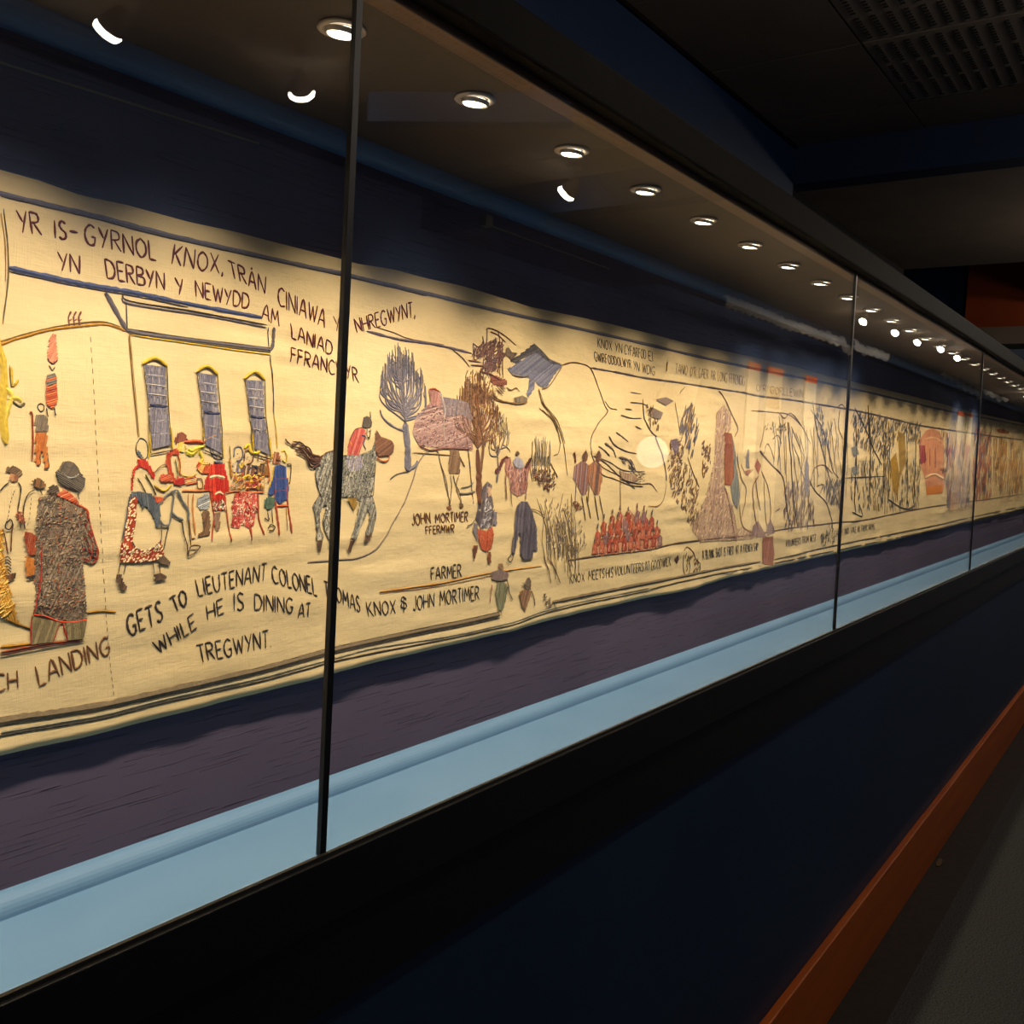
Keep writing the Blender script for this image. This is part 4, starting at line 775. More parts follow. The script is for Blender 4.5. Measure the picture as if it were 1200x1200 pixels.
WL = [(248, 600), (262, 560), (300, 525), (325, 500), (390, 480), (540, 560), (552, 735), (470, 740), (400, 735), (270, 720), (240, 660)]
m.fill(WL, [(172, 138, 132), (190, 158, 148), (150, 116, 112)], ang=15).hatch(WL, [(196, 160, 146), (110, 76, 76), (176, 130, 124)], 320, 5, 1.8, 20, 50)
m.fill([(385, 465), (470, 480), (530, 500), (548, 590), (490, 560), (400, 570)], [(128, 116, 122), (144, 130, 134)], ang=80).fill([(320, 430), (380, 440), (385, 520), (335, 510)], [(160, 110, 104), (186, 136, 126)]).line([(322, 430), (350, 425), (380, 442)], 2.2, (170, 70, 54)).line([(380, 440), (405, 530), (400, 580)], 3.4, (198, 182, 172)).line([(400, 580), (405, 735)], 1.6, (196, 180, 166)).line([(270, 722), (330, 745), (400, 735), (550, 740)], 1.8, (140, 70, 60)); m.done()
TR2 = [(120, 78, 54), (136, 92, 62), (102, 70, 52), (156, 116, 78)]
m = tree('large russet tree in front of the cottage', (561, 590), (557, 432), 15, TR2, 3.4, 26, 46, .40)
m.hatch([(545, 436), (570, 432), (584, 470), (590, 510), (584, 530), (560, 520), (552, 500), (546, 470)], TR2+[(196, 160, 110)], 260, 7, 2.2, 85, 30); m.line([(561, 590), (562, 560), (566, 520), (556, 470)], 8, (126, 92, 64), 5).line([(554, 590), (550, 540), (546, 510)], 2, (96, 66, 48)); m.done()
m = tree('small grey tree behind the russet tree', (582, 566), (586, 480), 5, [(112, 108, 110), (128, 112, 96)], 2.6, 12, 14, .35); m.line([(588, 520), (596, 526), (598, 530)], 1.6, TR2[2]); m.done()
m = Motif('stitched_ship', 'brown rigging and hull of a ship above the trees'); m.at(530, 380, .11667)
RG = (104, 66, 52)
m.fill([(380, 510), (450, 520), (500, 545), (550, 560), (550, 600), (500, 630), (420, 610), (385, 570)], [(140, 84, 66), (120, 70, 56)], ang=10).line([(345, 60), (360, 40), (430, 60), (470, 120), (480, 520)], 2.2, RG).line([(350, 60), (340, 240), (345, 400)], 2, RG).line([(205, 190), (270, 240)], 2, RG).line([(205, 190), (215, 350), (260, 340)], 1.8, RG).line([(460, 70), (560, 140), (635, 210)], 2.2, RG).line([(380, 75), (460, 110), (530, 180)], 2, RG).line([(500, 160), (510, 540)], 2, RG).line([(300, 120), (320, 240)], 2, RG)
m.hatch([(290, 200), (480, 160), (520, 300), (470, 450), (350, 480), (290, 430), (320, 330), (200, 300), (230, 250)], [RG, (88, 60, 62), (126, 88, 74)], 190, 12, 2.4, 60, 50).fill([(310, 400), (430, 340), (440, 460), (340, 470)], [(116, 92, 90), (104, 78, 76)], ang=10)
m.line([(180, 410), (300, 420), (340, 470)], 2, RG).line([(150, 360), (280, 380)], 2, RG).line([(270, 470), (380, 500), (480, 560)], 2.4, RG).line([(540, 630), (590, 660), (640, 640), (675, 675)], 1.6, RG)
for k in range(4): m.line([(430+k*18, 640-k*10), (500+k*10, 720-k*22)], 1.5, RG, curve=False)
m.done()
m = Motif('stitched_headland', 'slate grey peaked headland with a dark ridge'); m.at(530, 380, .11667)
HL = [(745, 330), (830, 195), (880, 260), (960, 340), (1040, 390), (1110, 410), (1060, 470), (1010, 540), (960, 620), (920, 640), (860, 610), (830, 560), (830, 640), (760, 740), (740, 700), (770, 640), (780, 540), (690, 520), (600, 500), (560, 450), (640, 400)]
m.fill(HL, [(112, 112, 130), (98, 100, 122), (126, 124, 138)], ang=30).fill([(570, 370), (700, 290), (820, 190), (900, 260), (980, 350), (1110, 405), (1000, 400), (900, 330), (840, 280), (740, 330), (640, 390)], [(68, 64, 66), (84, 78, 78)], ang=20).fill([(540, 250), (565, 230), (600, 280), (660, 290), (600, 350), (530, 310)], [(120, 98, 82), (104, 84, 72)])
m.fill([(610, 740), (700, 715), (750, 745), (740, 780), (640, 790)], [(140, 120, 96), (116, 104, 92)]).line([(400, 700), (470, 760), (560, 785), (680, 800), (750, 780)], 2.6, (132, 100, 62)).line([(1110, 410), (1200, 380)], 2, BR).line([(600, 510), (700, 530), (780, 520)], 1.6, (84, 64, 52))
m.line([(870, 650), (890, 760), (960, 870), (1040, 1000), (1090, 1200)], 2, (116, 86, 52)).line([(870, 650), (920, 800), (1020, 920), (1090, 1060), (1130, 1200)], 1.8, (116, 86, 52)).line([(1110, 410), (1020, 560), (960, 630), (900, 650)], 1.8, (104, 80, 60)); m.done()
m = Motif('hill_line', 'brown coast and hill lines right of the headland')
m.line([(659, 428), (668, 425), (680, 426), (692, 432), (700, 452), (708, 475), (711, 483), (700, 497), (693, 512), (692, 528), (698, 545), (705, 556), (718, 561), (730, 566), (740, 569), (752, 570)], 2.4, (92, 66, 48)).line([(697, 540), (708, 549), (722, 556), (738, 562)], 2, (92, 66, 48))
m.line([(708, 470), (714, 478), (722, 480)], 2, DK).line([(632, 478), (648, 494), (656, 512), (655, 530), (649, 534)], 1.8, (112, 84, 52)).line([(636, 480), (654, 500), (662, 530), (665, 557)], 1.8, (112, 84, 52)).line([(645, 540), (650, 552), (653, 560)], 1.8, BR)
m.line([(438, 452), (452, 468), (551, 430)], .1, BR) if False else None
m.line([(530, 410), (542, 420), (550, 430)], 1.8, (96, 70, 48)).line([(560, 453), (584, 470), (602, 472)], 2, (130, 96, 60)) ; m.line([(484, 530), (535, 534)], 1.6, (150, 126, 90)); m.done()
m = Motif('stitched_figure', 'farmer in a brown coat standing by the cottage'); m.at(520, 480, .15)
m.fill([(50, 310), (80, 295), (115, 305), (130, 380), (125, 500), (40, 500), (40, 400)], [(128, 98, 72), (112, 86, 66), (146, 116, 86)], ang=80).line([(65, 270), (85, 255), (95, 290)], 3, (150, 110, 90)).line([(125, 370), (150, 420), (165, 445)], 2.6, (120, 90, 66))
m.line([(55, 510), (62, 620), (40, 740)], 1.8, (150, 124, 90)).line([(118, 510), (100, 600), (130, 740)], 2.4, (150, 124, 90)).line([(75, 510), (90, 580), (120, 640), (130, 740)], 2, (110, 104, 100)).fill([(20, 760), (50, 745), (55, 780), (30, 785)], [(130, 80, 40)]).fill([(115, 735), (145, 735), (148, 762), (120, 765)], [(110, 80, 50)]).line([(-20, 440), (20, 560), (40, 740)], 1.6, (120, 94, 60)).line([(130, 610), (190, 600), (230, 570)], 1.8, GRY).line([(120, 655), (180, 655), (240, 640)], 3, (120, 112, 100)); m.done()
m = Motif('stitched_figure', 'woman in grey blouse and orange skirt'); m.at(520, 480, .15)
m.fill([(285, 670), (300, 610), (340, 560), (375, 590), (370, 660), (385, 740), (390, 830), (380, 900), (290, 930), (245, 860), (255, 760)], [(104, 92, 96), (130, 118, 118), (88, 78, 82)], ang=80).hatch([(320, 700), (365, 720), (370, 920), (280, 930), (300, 800)], [(190, 184, 184), (110, 104, 116)], 90, 7, 2, 70, 50)
m.fill([(340, 600), (370, 610), (365, 670), (345, 680)], [(214, 176, 144)]).fill([(250, 930), (330, 950), (375, 910), (385, 980), (370, 1080), (330, 1110), (290, 1090), (265, 1010)], [(184, 84, 54), (198, 98, 64)], ang=85).fill([(385, 800), (410, 800), (410, 900), (385, 900)], [(128, 122, 136)]).fill([(230, 880), (260, 900), (255, 1020), (225, 960)], [(128, 118, 122)])
m.fill([(225, 1060), (262, 1060), (240, 1165), (225, 1160)], [(140, 84, 56), (110, 66, 50)]).fill([(335, 1110), (362, 1110), (362, 1200), (340, 1190)], [(140, 84, 56), (110, 66, 50)]).line([(175, 910), (215, 890), (240, 860)], 1.6, GRY); m.done()
m = Motif('stitched_figure', 'rider in a long slate cloak beside a pink horse'); m.at(520, 480, .15)
m.fill([(480, 380), (520, 370), (540, 450), (600, 470), (640, 440), (680, 400), (690, 440), (660, 490), (650, 640), (580, 680), (520, 640), (510, 540), (480, 480)], [(172, 120, 104), (154, 104, 92), (190, 142, 124)], ang=80).hatch([(500, 450), (650, 470), (630, 640), (520, 640)], [(120, 96, 110), (200, 160, 140), (140, 84, 74)], 110, 7, 2, 70, 40)
m.fill([(400, 470), (430, 440), (450, 390), (490, 360), (520, 380), (480, 385), (450, 450), (430, 500), (405, 505)], [(104, 52, 42)]).fill([(630, 450), (670, 380), (690, 375), (670, 430), (640, 465)], [(80, 48, 40)]).fill([(540, 400), (570, 365), (610, 390), (630, 440), (590, 465), (550, 440)], [(140, 140, 160), (164, 160, 170)]).fill([(555, 340), (575, 320), (592, 345), (575, 362)], [(104, 78, 60)])
m.fill([(560, 760), (600, 715), (650, 720), (690, 800), (720, 920), (725, 1100), (690, 1100), (690, 1160), (620, 1170), (590, 1130), (595, 980), (580, 960), (560, 1060), (545, 1130), (520, 1110), (545, 940)], [(92, 86, 98), (78, 72, 84), (108, 100, 110)], ang=85)
m.line([(560, 800), (620, 830), (640, 900), (620, 1000)], 1.4, (60, 52, 62)).line([(490, 480), (480, 560), (490, 700)], 2.6, (150, 90, 70)).line([(520, 640), (530, 760)], 2, (120, 80, 66)).line([(640, 640), (640, 700)], 2, (120, 80, 66)).line([(490, 1165), (520, 1130), (530, 1160), (510, 1190), (490, 1165)], 1.8, DK).line([(680, 775), (730, 790), (775, 820)], 1.6, BR); m.done()
m = Motif('stitched_bush', 'spiky thorn bush of fine dark stitches'); m.at(520, 480, .15)
for i in range(26):
    x = 690+(i % 13)*12; y = 560-(i//13)*120
    m.line([(x, y), (x+random.uniform(-12, 8), y-90), (x+random.uniform(-8, 8), y-190-random.uniform(0, 70)*(1-abs((i % 13)-5)/7))], 2, random.choice([(90, 74, 66), (150, 140, 130), (70, 60, 56)]), 1)
m.hatch([(690, 460), (860, 480), (880, 600), (830, 640), (760, 600), (700, 540)], [(104, 66, 48), (130, 84, 60), (80, 60, 50)], 90, 6, 3, 50, 60); m.line([(840, 420), (870, 490), (885, 525)], 1.8, BR); m.done()
m = Motif('stitched_reeds', 'tall grey reeds and grasses')
for i in range(34):
    x = 640+random.uniform(0, 38); y = 660+random.uniform(-8, 22)-abs(x-655)*.3; t = random.uniform(40, 78)
    m.line([(x, y), (x-random.uniform(-2, 6)+random.uniform(-2, 3), y-t*.5), (x-8+random.uniform(-6, 12), y-t)], 1.7, random.choice([(166, 148, 122), (132, 112, 92), (186, 168, 140), (116, 98, 84)]), 1)
m.hatch([(640, 585), (682, 590), (686, 640), (672, 650), (640, 640)], [(140, 124, 116), (150, 128, 110), (110, 92, 84)], 110, 6, 3, 70, 50); m.line([(636, 652), (642, 668), (645, 683)], 2, BR).line([(641, 653), (650, 668), (656, 683)], 2, BR); m.done()
for k, (ox, cs) in enumerate(((0, [(150, 100, 84), (170, 140, 140), (120, 92, 92)]), (20, [(160, 104, 70), (184, 130, 96), (110, 84, 76)]))):
    m = Motif('stitched_rider', ['mounted soldier with plumed hat seen from behind', 'second mounted soldier on a brown horse'][k]); m.at(660+ox*.75, 540, .10833)
    m.fill([(120, 60), (200, 0), (270, 40), (280, 200), (250, 360), (200, 370), (140, 240), (110, 200)], cs, ang=85).line([(200, 380), (240, 640)], 4, (104, 76, 58)).line([(250, 380), (295, 620)], 3.4, (104, 76, 58)).line([(140, 240), (130, 450)], 3, (120, 90, 74))
    m.fill([(205, -60), (235, -120), (265, -60), (250, 10), (210, 10)], [(130, 84, 60), (104, 74, 62)]); 
    if k == 0: m.line([(135, 20), (125, -60), (110, -90)], 5, (110, 60, 44)).hatch([(110, 450), (180, 450), (200, 510), (140, 530)], [(104, 60, 44)], 24, 6, 3)
    m.done()
m = Motif('stitched_regiment', 'crowd of soldiers in red coats with bayonets'); m.at(660, 540, .10833)
CR = [(330, 850), (370, 780), (470, 760), (560, 700), (640, 600), (700, 520), (760, 600), (850, 640), (900, 700), (980, 800), (1030, 880), (1040, 940), (860, 970), (600, 1000), (345, 1030)]
m.fill(CR, [(206, 140, 106), (190, 116, 88), (216, 160, 122)], ang=85).hatch(CR, [(222, 186, 146), (150, 84, 66), (200, 110, 80), (126, 104, 100)], 200, 9, 3, 80, 30)
for row, (xa, xb, lift, n_) in enumerate(((520, 860, 300, 5), (440, 940, 215, 8), (380, 1000, 120, 9), (335, 1035, 25, 10))):
    for q in range(n_):
        x = xa+(xb-xa)*(q+random.uniform(-.15, .15))/(n_-1); y = 1030-(x-340)*.12-lift; hh = 150+random.uniform(-15, 25)
        m.fill([(x-26, y), (x-22, y-hh*.75), (x, y-hh*.9), (x+22, y-hh*.75), (x+26, y)], [random.choice([(184, 88, 62), (196, 106, 78), (170, 76, 56), (150, 110, 110)])], ang=85)
        m.line([(x-12, y-10), (x+10, y-hh*.75)], 2.4, (226, 204, 166), curve=False).line([(x+20, y-10), (x+24, y-hh*.7)], 2, (110, 66, 54), curve=False)
        m.line([(x, y-hh*.88), (x, y-hh*1.05)], 6, (206, 160, 124), 6, curve=False).line([(x-2, y-hh*1.02), (x+2, y-hh*1.35)], 7, random.choice([(110, 88, 72), (104, 98, 92), (132, 84, 62)]), 3, curve=False)
m.line([(600, 90), (605, 300), (610, 560)], 2.4, BR).fill([(600, 110), (740, 150), (800, 200), (720, 230), (620, 190)], [(176, 150, 120), (150, 120, 96)]); m.done()
m = Motif('stitched_waves', 'dark wave and smoke strokes above the regiment'); m.at(640, 380, .18333)
for P_, w_, w2_ in (([(395, 715), (430, 770), (500, 810), (570, 825)], 5, 2), ([(440, 690), (480, 720), (515, 750)], 4.5, 2), ([(330, 780), (360, 800), (400, 840)], 4, 3), ([(370, 760), (420, 800), (440, 850)], 5, 3), ([(460, 850), (520, 870), (550, 930)], 6, 3), ([(300, 840), (380, 890), (440, 950), (500, 1000), (560, 1050)], 3, 2), ([(320, 850), (400, 880), (480, 930), (560, 940), (620, 940)], 2.6, 2), ([(470, 990), (540, 1010), (600, 1020), (660, 1020), (700, 1070)], 2.4, 2), ([(470, 580), (540, 600), (600, 600)], 3, 2), ([(530, 435), (600, 445)], 2, 2), ([(530, 500), (600, 505), (640, 520)], 2, 2), ([(610, 480), (620, 600), (660, 680), (700, 720)], 4, 3), ([(500, 540), (540, 545)], 3, 2), ([(560, 650), (600, 670)], 3, 2), ([(690, 720), (720, 800), (750, 900), (760, 1000)], 4, 3), ([(820, 500), (835, 600), (850, 700)], 2.4, 2), ([(850, 440), (885, 400)], 2, 2), ([(770, 240), (765, 300)], 5, 2)): m.line(P_, w_, (100, 84, 72), w2_)
m.hatch([(460, 850), (540, 870), (570, 930), (520, 930)], [(130, 112, 98)], 16, 12, 3, -35, 15); m.hatch([(540, 930), (640, 950), (640, 1010), (500, 990)], [(150, 130, 104), (166, 146, 114)], 30, 8, 3, 0, 40)
m.line([(640, 1160), (700, 1160), (740, 1120), (760, 1020)], 1.6, BR).fill([(690, 480), (760, 465), (810, 490), (760, 520)], [(134, 114, 104)]).fill([(670, 530), (740, 565), (720, 610), (670, 590)], [(120, 104, 96)]).hatch([(630, 520), (700, 540), (710, 680), (650, 650)], [(104, 76, 56)], 30, 8, 4, 70, 50); m.done()
m = Motif('stitched_bush', 'dark thicket climbing the cliff'); m.at(640, 380, .18333)
m.hatch([(790, 740), (860, 720), (900, 900), (960, 1000), (1000, 1180), (960, 1300), (900, 1260), (860, 1180), (790, 1080), (770, 900)], [(112, 80, 58), (136, 102, 74), (98, 78, 64)], 260, 12, 4.5, 60, 50)
m.hatch([(850, 650), (900, 500), (960, 560), (970, 700), (930, 850), (880, 760)], [(140, 110, 66), (100, 96, 110), (80, 78, 92)], 90, 22, 5, 65, 15).hatch([(990, 740), (1050, 750), (1050, 900), (1000, 1000)], [(110, 78, 60)], 60, 10, 5, 60, 50); m.line([(900, 850), (940, 960), (975, 1040)], 3, BR).fill([(790, 740), (830, 730), (845, 800), (810, 840)], [(116, 100, 112)]); m.done()
m = Motif('stitched_hill', 'mauve brown cliff face of dense stitches'); m.at(760, 380, .2)
CL = [(395, 520), (440, 470), (480, 530), (480, 620), (440, 660), (440, 940), (470, 1000), (500, 1100), (520, 1200), (600, 1210), (640, 1230), (600, 1260), (300, 1275), (250, 1200), (340, 1000), (385, 800)]
m.fill(CL, [(182, 152, 124), (168, 138, 116), (196, 166, 134)], ang=80).hatch(CL, [(216, 188, 150), (146, 112, 94), (170, 132, 128)], 420, 12, 4, 60, 60)
m.fill([(440, 630), (485, 640), (500, 780), (500, 900), (480, 945), (445, 940)], [(160, 96, 62), (144, 82, 54)], ang=85).fill([(485, 640), (510, 780), (535, 1000), (520, 1080), (495, 1050), (480, 950), (500, 880)], [(138, 138, 130), (118, 122, 120)], ang=85).line([(450, 960), (480, 1100), (500, 1220)], 4, (140, 96, 66)).line([(530, 1060), (550, 1180), (600, 1220)], 4, (140, 90, 64))
m.line([(410, 390), (440, 430), (490, 540), (520, 610), (500, 660)], 3, BR).line([(515, 760), (540, 900), (570, 970), (545, 1130)], 3, (120, 90, 66)); m.done()
m = Motif('stitched_figure', 'robed figure outlined in dark red on the shore'); m.at(760, 380, .2)
m.fill([(620, 830), (635, 785), (660, 830), (640, 880)], [(160, 96, 74)]).line([(640, 890), (610, 960), (615, 1080), (640, 1200), (680, 1250)], 5, (130, 66, 48), 3).line([(660, 860), (700, 960), (715, 1080), (710, 1160)], 5, (120, 60, 46), 3).line([(675, 920), (680, 1060), (690, 1180)], 4, (120, 66, 50)).line([(625, 900), (640, 1030), (655, 1090)], 4, (120, 66, 50)).fill([(610, 1180), (640, 1150), (690, 1250), (600, 1240)], [(150, 120, 116)]).fill([(690, 1180), (715, 1140), (740, 1220), (690, 1240)], [(150, 124, 122)])
m.fill([(560, 860), (600, 850), (580, 885)], [(150, 84, 60)]).fill([(570, 740), (580, 730), (590, 840), (568, 840)], [(104, 104, 120)]).line([(540, 820), (570, 880), (610, 850)], 3, (130, 80, 60)); m.done()
m = Motif('stitched_trees', 'grove of bare brown trees before the second post')
for P_, w_, w2_ in (([(889, 528), (905, 545), (918, 560), (922, 590), (926, 615)], 7, 4), ([(893, 535), (900, 520), (908, 540)], 4, 3), ([(896, 500), (893, 515), (890, 525)], 4, 3), ([(880, 481), (905, 483), (925, 486), (940, 500), (950, 520)], 4, 2), ([(912, 482), (920, 490), (926, 484), (935, 492), (943, 505)], 4, 3), ([(924, 495), (926, 520), (928, 545), (930, 580), (935, 618)], 8, 6), ([(928, 500), (936, 520), (942, 535)], 4, 2), ([(930, 520), (938, 545), (945, 570), (950, 600)], 4, 3), ([(952, 470), (956, 500), (964, 530), (970, 555), (985, 600)], 5, 4), ([(945, 555), (955, 575), (968, 590), (975, 612)], 5, 4), ([(950, 480), (962, 500), (968, 520), (975, 545)], 4, 3), ([(975, 555), (965, 545), (955, 548), (952, 556)], 5, 3), ([(957, 570), (964, 568), (960, 580)], 4, 3), ([(980, 478), (986, 474), (990, 478)], 4, 4), ([(984, 480), (982, 500), (988, 515)], 4, 4), ([(975, 495), (970, 520), (975, 550), (982, 560)], 4, 4), ([(905, 515), (912, 510), (916, 520)], 4, 3), ([(915, 595), (908, 600)], 4, 3)): m.line(P_, w_, random.choice([(104, 72, 52), (120, 86, 62), (84, 72, 70)]), w2_)
m.hatch([(918, 570), (950, 560), (955, 615), (920, 620)], [(112, 92, 96), (140, 112, 90), (96, 76, 66), (160, 140, 130)], 210, 20, 6, 85, 20); m.hatch([(963, 565), (985, 562), (985, 595), (968, 590)], [(96, 90, 84), (120, 108, 96)], 110, 22, 7, 75, 20); m.fill([(943, 545), (945, 536), (948, 545), (948, 575), (943, 580)], [(110, 108, 130)]); m.hatch([(955, 475), (962, 480), (972, 520), (965, 530), (955, 500)], [(100, 106, 120), (150, 150, 150)], 50, 16, 6, 105, 15)
for k in range(22):
    x = 905+k*4; y = 492+random.uniform(-6, 20); m.line([(x, y), (x+random.uniform(0, 6), y+22), (x+random.uniform(-2, 8), y+45+random.uniform(0, 30))], 3.4, random.choice([(120, 92, 70), (104, 100, 110), (142, 116, 88)]), 2.4)
m.hatch([(895, 497), (925, 496), (922, 505), (900, 508)], [(112, 96, 52)], 24, 12, 6, 40, 60); m.done()
m = Motif('stitched_emblems', 'small figures and diamond between the lower captions')
m.fill([(792, 650), (795, 655), (792, 661), (789, 656)], [(90, 60, 46)]); m.line([(800, 645), (805, 641), (812, 648), (815, 655), (820, 660)], 3, BR).line([(800, 650), (800, 665), (802, 675)], 3, BR).line([(806, 652), (808, 664), (806, 674)], 3, OLV).hatch([(802, 650), (820, 655), (822, 670), (804, 674)], [BR, OLV], 26, 10, 4, 70, 60)
m.fill([(893, 630), (905, 628), (907, 650), (904, 662), (893, 660)], [(176, 120, 96), (150, 96, 78)]); m.hatch([(960, 625), (976, 612), (978, 638), (962, 640)], [DK, (90, 90, 80)], 40, 16, 5, 70, 40)
m.at(540, 600, .18333)
m.fill([(235, 330), (262, 328), (270, 362), (240, 366)], [(150, 116, 84)]).fill([(190, 385), (240, 368), (285, 380), (300, 400), (290, 430), (230, 440), (195, 430)], [(128, 108, 102), (110, 92, 88)], ang=60).fill([(225, 450), (270, 445), (290, 480), (280, 560), (262, 620), (235, 625), (222, 560), (215, 500)], [(136, 136, 104), (116, 114, 90), (150, 146, 116)], ang=80).line([(290, 430), (300, 500), (325, 560)], 2.2, (110, 96, 84)).line([(190, 460), (185, 530), (180, 580)], 2, (160, 100, 60)).line([(245, 625), (252, 660)], 1.6, (200, 190, 160)).line([(215, 440), (275, 440)], 1.2, DK)
m.fill([(415, 425), (430, 415), (442, 440), (440, 500), (410, 495), (400, 450)], [(112, 96, 82), (130, 110, 92)], ang=70).fill([(368, 510), (400, 495), (445, 505), (430, 560), (415, 600), (400, 630), (380, 600)], [(146, 104, 78), (124, 90, 70), (160, 124, 92)], ang=70).line([(445, 500), (465, 560), (462, 600)], 2.2, (104, 80, 66)).line([(385, 450), (430, 480)], 1.2, DK)
m.at(0, 0, 1); m.hatch([(634, 712), (637, 692), (640, 700), (652, 710)], [(104, 92, 80)], 22, 7, 2.5, 50, 60); m.done()
m = Motif('stitched_thicket', 'black and grey woodland behind the second post')
for x in (1002, 1018, 1034, 1041, 1062, 1072): m.line([(x, 486+(x-1000)*.2), (x+1, 530), (x+random.uniform(-2, 2), 590)], 11 if x in (1002, 1018, 1072) else 8, random.choice([(62, 58, 56), (80, 74, 76), (54, 50, 48)]), 7)
m.hatch([(996, 482), (1080, 497), (1078, 520), (1050, 515), (1040, 540), (1000, 520)], [(74, 68, 66), (104, 96, 96), (60, 54, 52), (134, 120, 100)], 420, 24, 9, 75, 35); m.hatch([(995, 540), (1080, 540), (1076, 596), (998, 600)], [(96, 84, 70), (70, 64, 60), (140, 124, 96), (110, 104, 104)], 300, 28, 9, 105, 30)
m.fill([(1043, 540), (1050, 530), (1055, 560), (1052, 582), (1046, 575)], [(176, 136, 50), (160, 120, 44)]); m.fill([(1052, 505), (1060, 510), (1062, 540), (1055, 560)], [(160, 126, 60)]); m.fill([(997, 525), (1003, 522), (1006, 532), (1000, 536)], [(120, 120, 116)]); m.fill([(997, 548), (1004, 545), (1006, 555), (1000, 557)], [(120, 120, 116)])
m.line([(1001, 478), (1012, 500), (1022, 525), (1032, 545)], 8, (60, 50, 44), 5); m.line([(1016, 475), (1018, 520)], 9, (54, 44, 42)); m.line([(1036, 490), (1036, 603)], 6, (92, 76, 60)); m.line([(990, 560), (1036, 558)], 4, DK); m.line([(998, 600), (1010, 605), (1006, 590)], 5, DK); m.line([(1040, 585), (1060, 596), (1072, 590), (1078, 560)], 7, (84, 80, 80)); m.done()
m = Motif('stitched_tower', 'orange building with an arched front')
m.fill([(1078, 515), (1085, 505), (1092, 502), (1100, 505), (1105, 515), (1106, 570), (1104, 578), (1086, 578), (1084, 560), (1079, 545)], [(208, 142, 104), (200, 124, 88), (216, 158, 122)], ang=80); m.line([(1084, 515), (1094, 513), (1104, 518)], 10, (224, 176, 130)); m.fill([(1077, 522), (1084, 522), (1086, 540), (1079, 545)], [(150, 60, 70)]); m.line([(1084, 522), (1084, 545)], 6, OX); m.line([(1090, 525), (1090, 545)], 8, (120, 50, 40)); m.line([(1096, 525), (1096, 548)], 8, (120, 50, 40)); m.line([(1084, 560), (1095, 556), (1106, 562)], 12, (226, 190, 150)); m.fill([(1085, 572), (1104, 568), (1104, 578), (1086, 580)], [(214, 130, 60)])
m.hatch([(1100, 500), (1110, 505), (1110, 570), (1105, 560)], [(130, 70, 60), (90, 74, 70)], 30, 30, 10, 85, 10); m.done()
m = Motif('stitched_crowd', 'distant rows of figures in blue, red and ochre')
m.hatch([(1108, 512), (1136, 518), (1136, 592), (1108, 592)], [(150, 150, 170), (176, 120, 90), (190, 170, 150), (90, 84, 104), (190, 84, 56), (70, 60, 66)], 380, 44, 14, 82, 12); m.hatch([(1140, 505), (1162, 508), (1162, 580), (1140, 588)], [(176, 90, 66), (96, 92, 116), (150, 116, 80), (190, 84, 56), (70, 56, 54)], 260, 56, 18, 85, 10)
m.hatch([(1164, 512), (1199, 518), (1199, 575), (1164, 582)], [(176, 126, 66), (150, 110, 60), (210, 160, 96), (96, 74, 58), (166, 110, 50)], 300, 66, 22, 86, 8); m.line([(1168, 504), (1182, 507)], 22, (190, 110, 60)); m.done()
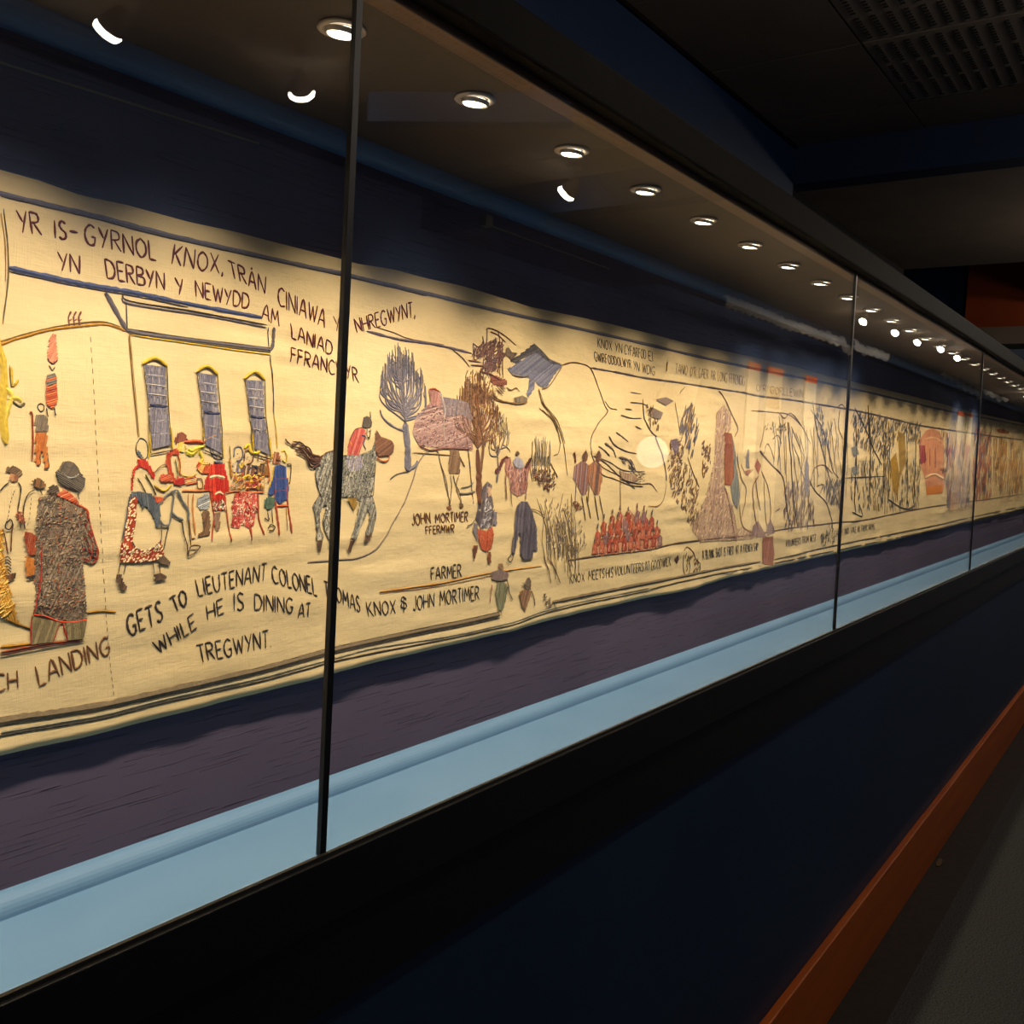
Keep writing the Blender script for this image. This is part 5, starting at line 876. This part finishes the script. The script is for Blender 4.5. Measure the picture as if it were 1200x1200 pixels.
# far tapestry beyond the frame carries on with simple repeats of its border only
# ------------------------------------------------------------------ added strips for the warped cornice reflection + leaf on the floor + light
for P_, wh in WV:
    t_ = tag(empty('warped_reflection'), 'added pale strip shaped as the warped reflection of the cornice, '+wh, 'reflection_strip', 'added strips mirrored in the glass')
    strip_bm = bmesh.new(); reflection_strip(smooth_wave(P_, 1.9), .034, strip_bm); bm_obj('reflection_strip', strip_bm, MT['white'], t_, True)
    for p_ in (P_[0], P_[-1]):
        xx, zz = vx(*p_, AP_); bm = bmesh.new(); tube(bm, [(xx, YP_, zz), (xx, YP_, ZCE+.011)], .0012, 6); bm_obj('added_wire', bm, MT['steel'], t_)
tag(prism_beam := box('trim_8', (-.03, -.32, CZ+.985), (.03, .32, ZCE+.005), MT['opp']), 'blue ceiling beam on the room side, mirrored above the downlights', kind='structure')
prism_beam.matrix_world = Matrix.Translation((2.40, -.80, 0)) @ Matrix.Rotation(math.radians(-28+0), 4, 'Z')
# added fill lamps on the ceiling, out of view, to brighten the dark room
lr = bpy.data.lights.new('fill_lamp_glow', 'POINT'); lr.energy = FILL_W; lr.color = (1, .86, .7); lr.shadow_soft_size = .05
for q, (x, y, z) in enumerate(((-.9, -.15, ZCE), (1.75, -.15, ZCE), (4.3, -.02, ZLC), (6.6, -.15, ZCE+.01), (9.5, -.15, ZCE+.01))):
    t_ = tag(empty('fill_lamp', (x, y, z)), 'dim round fill lamp added on the ceiling, out of view', 'lamp', 'added fill lamps')
    bm = bmesh.new(); lathe(bm, [(0, 0), (.05, 0), (.05, -.02), (.02, -.03), (.02, -.045), (0, -.045)], 24); bm_obj('base', bm, MT['spot_body'], t_)
    bm = bmesh.new(); bmesh.ops.create_uvsphere(bm, u_segments=20, v_segments=12, radius=.035, matrix=Matrix.Translation((0, 0, -.075))); bm_obj('bulb', bm, MT['globe'], t_, True)
    lo = bpy.data.objects.new('fill_lamp_glow', lr); col.objects.link(lo); lo.location = (0, 0, -.12); lo.parent = t_
bm = bmesh.new(); lx, ly = onZ(1101, 1011, .004)
L_ = [(-.03, 0), (-.018, .006), (0, .009), (.016, .006), (.03, 0), (.016, -.005), (0, -.007), (-.018, -.005)]
vs = [bm.verts.new((lx+a, ly+b, .006+.004*math.sin(a*90))) for a, b in L_]; vb = [bm.verts.new((v_.co.x, v_.co.y, v_.co.z-.0015)) for v_ in vs]
bm.faces.new(vs); bm.faces.new(vb[::-1])
for q in range(8): bm.faces.new((vs[q], vb[q], vb[(q+1) % 8], vs[(q+1) % 8]))
tag(bm_obj('dry_leaf', bm, MT['leafm']), 'small dry curled leaf on the dark floor border', 'leaf')
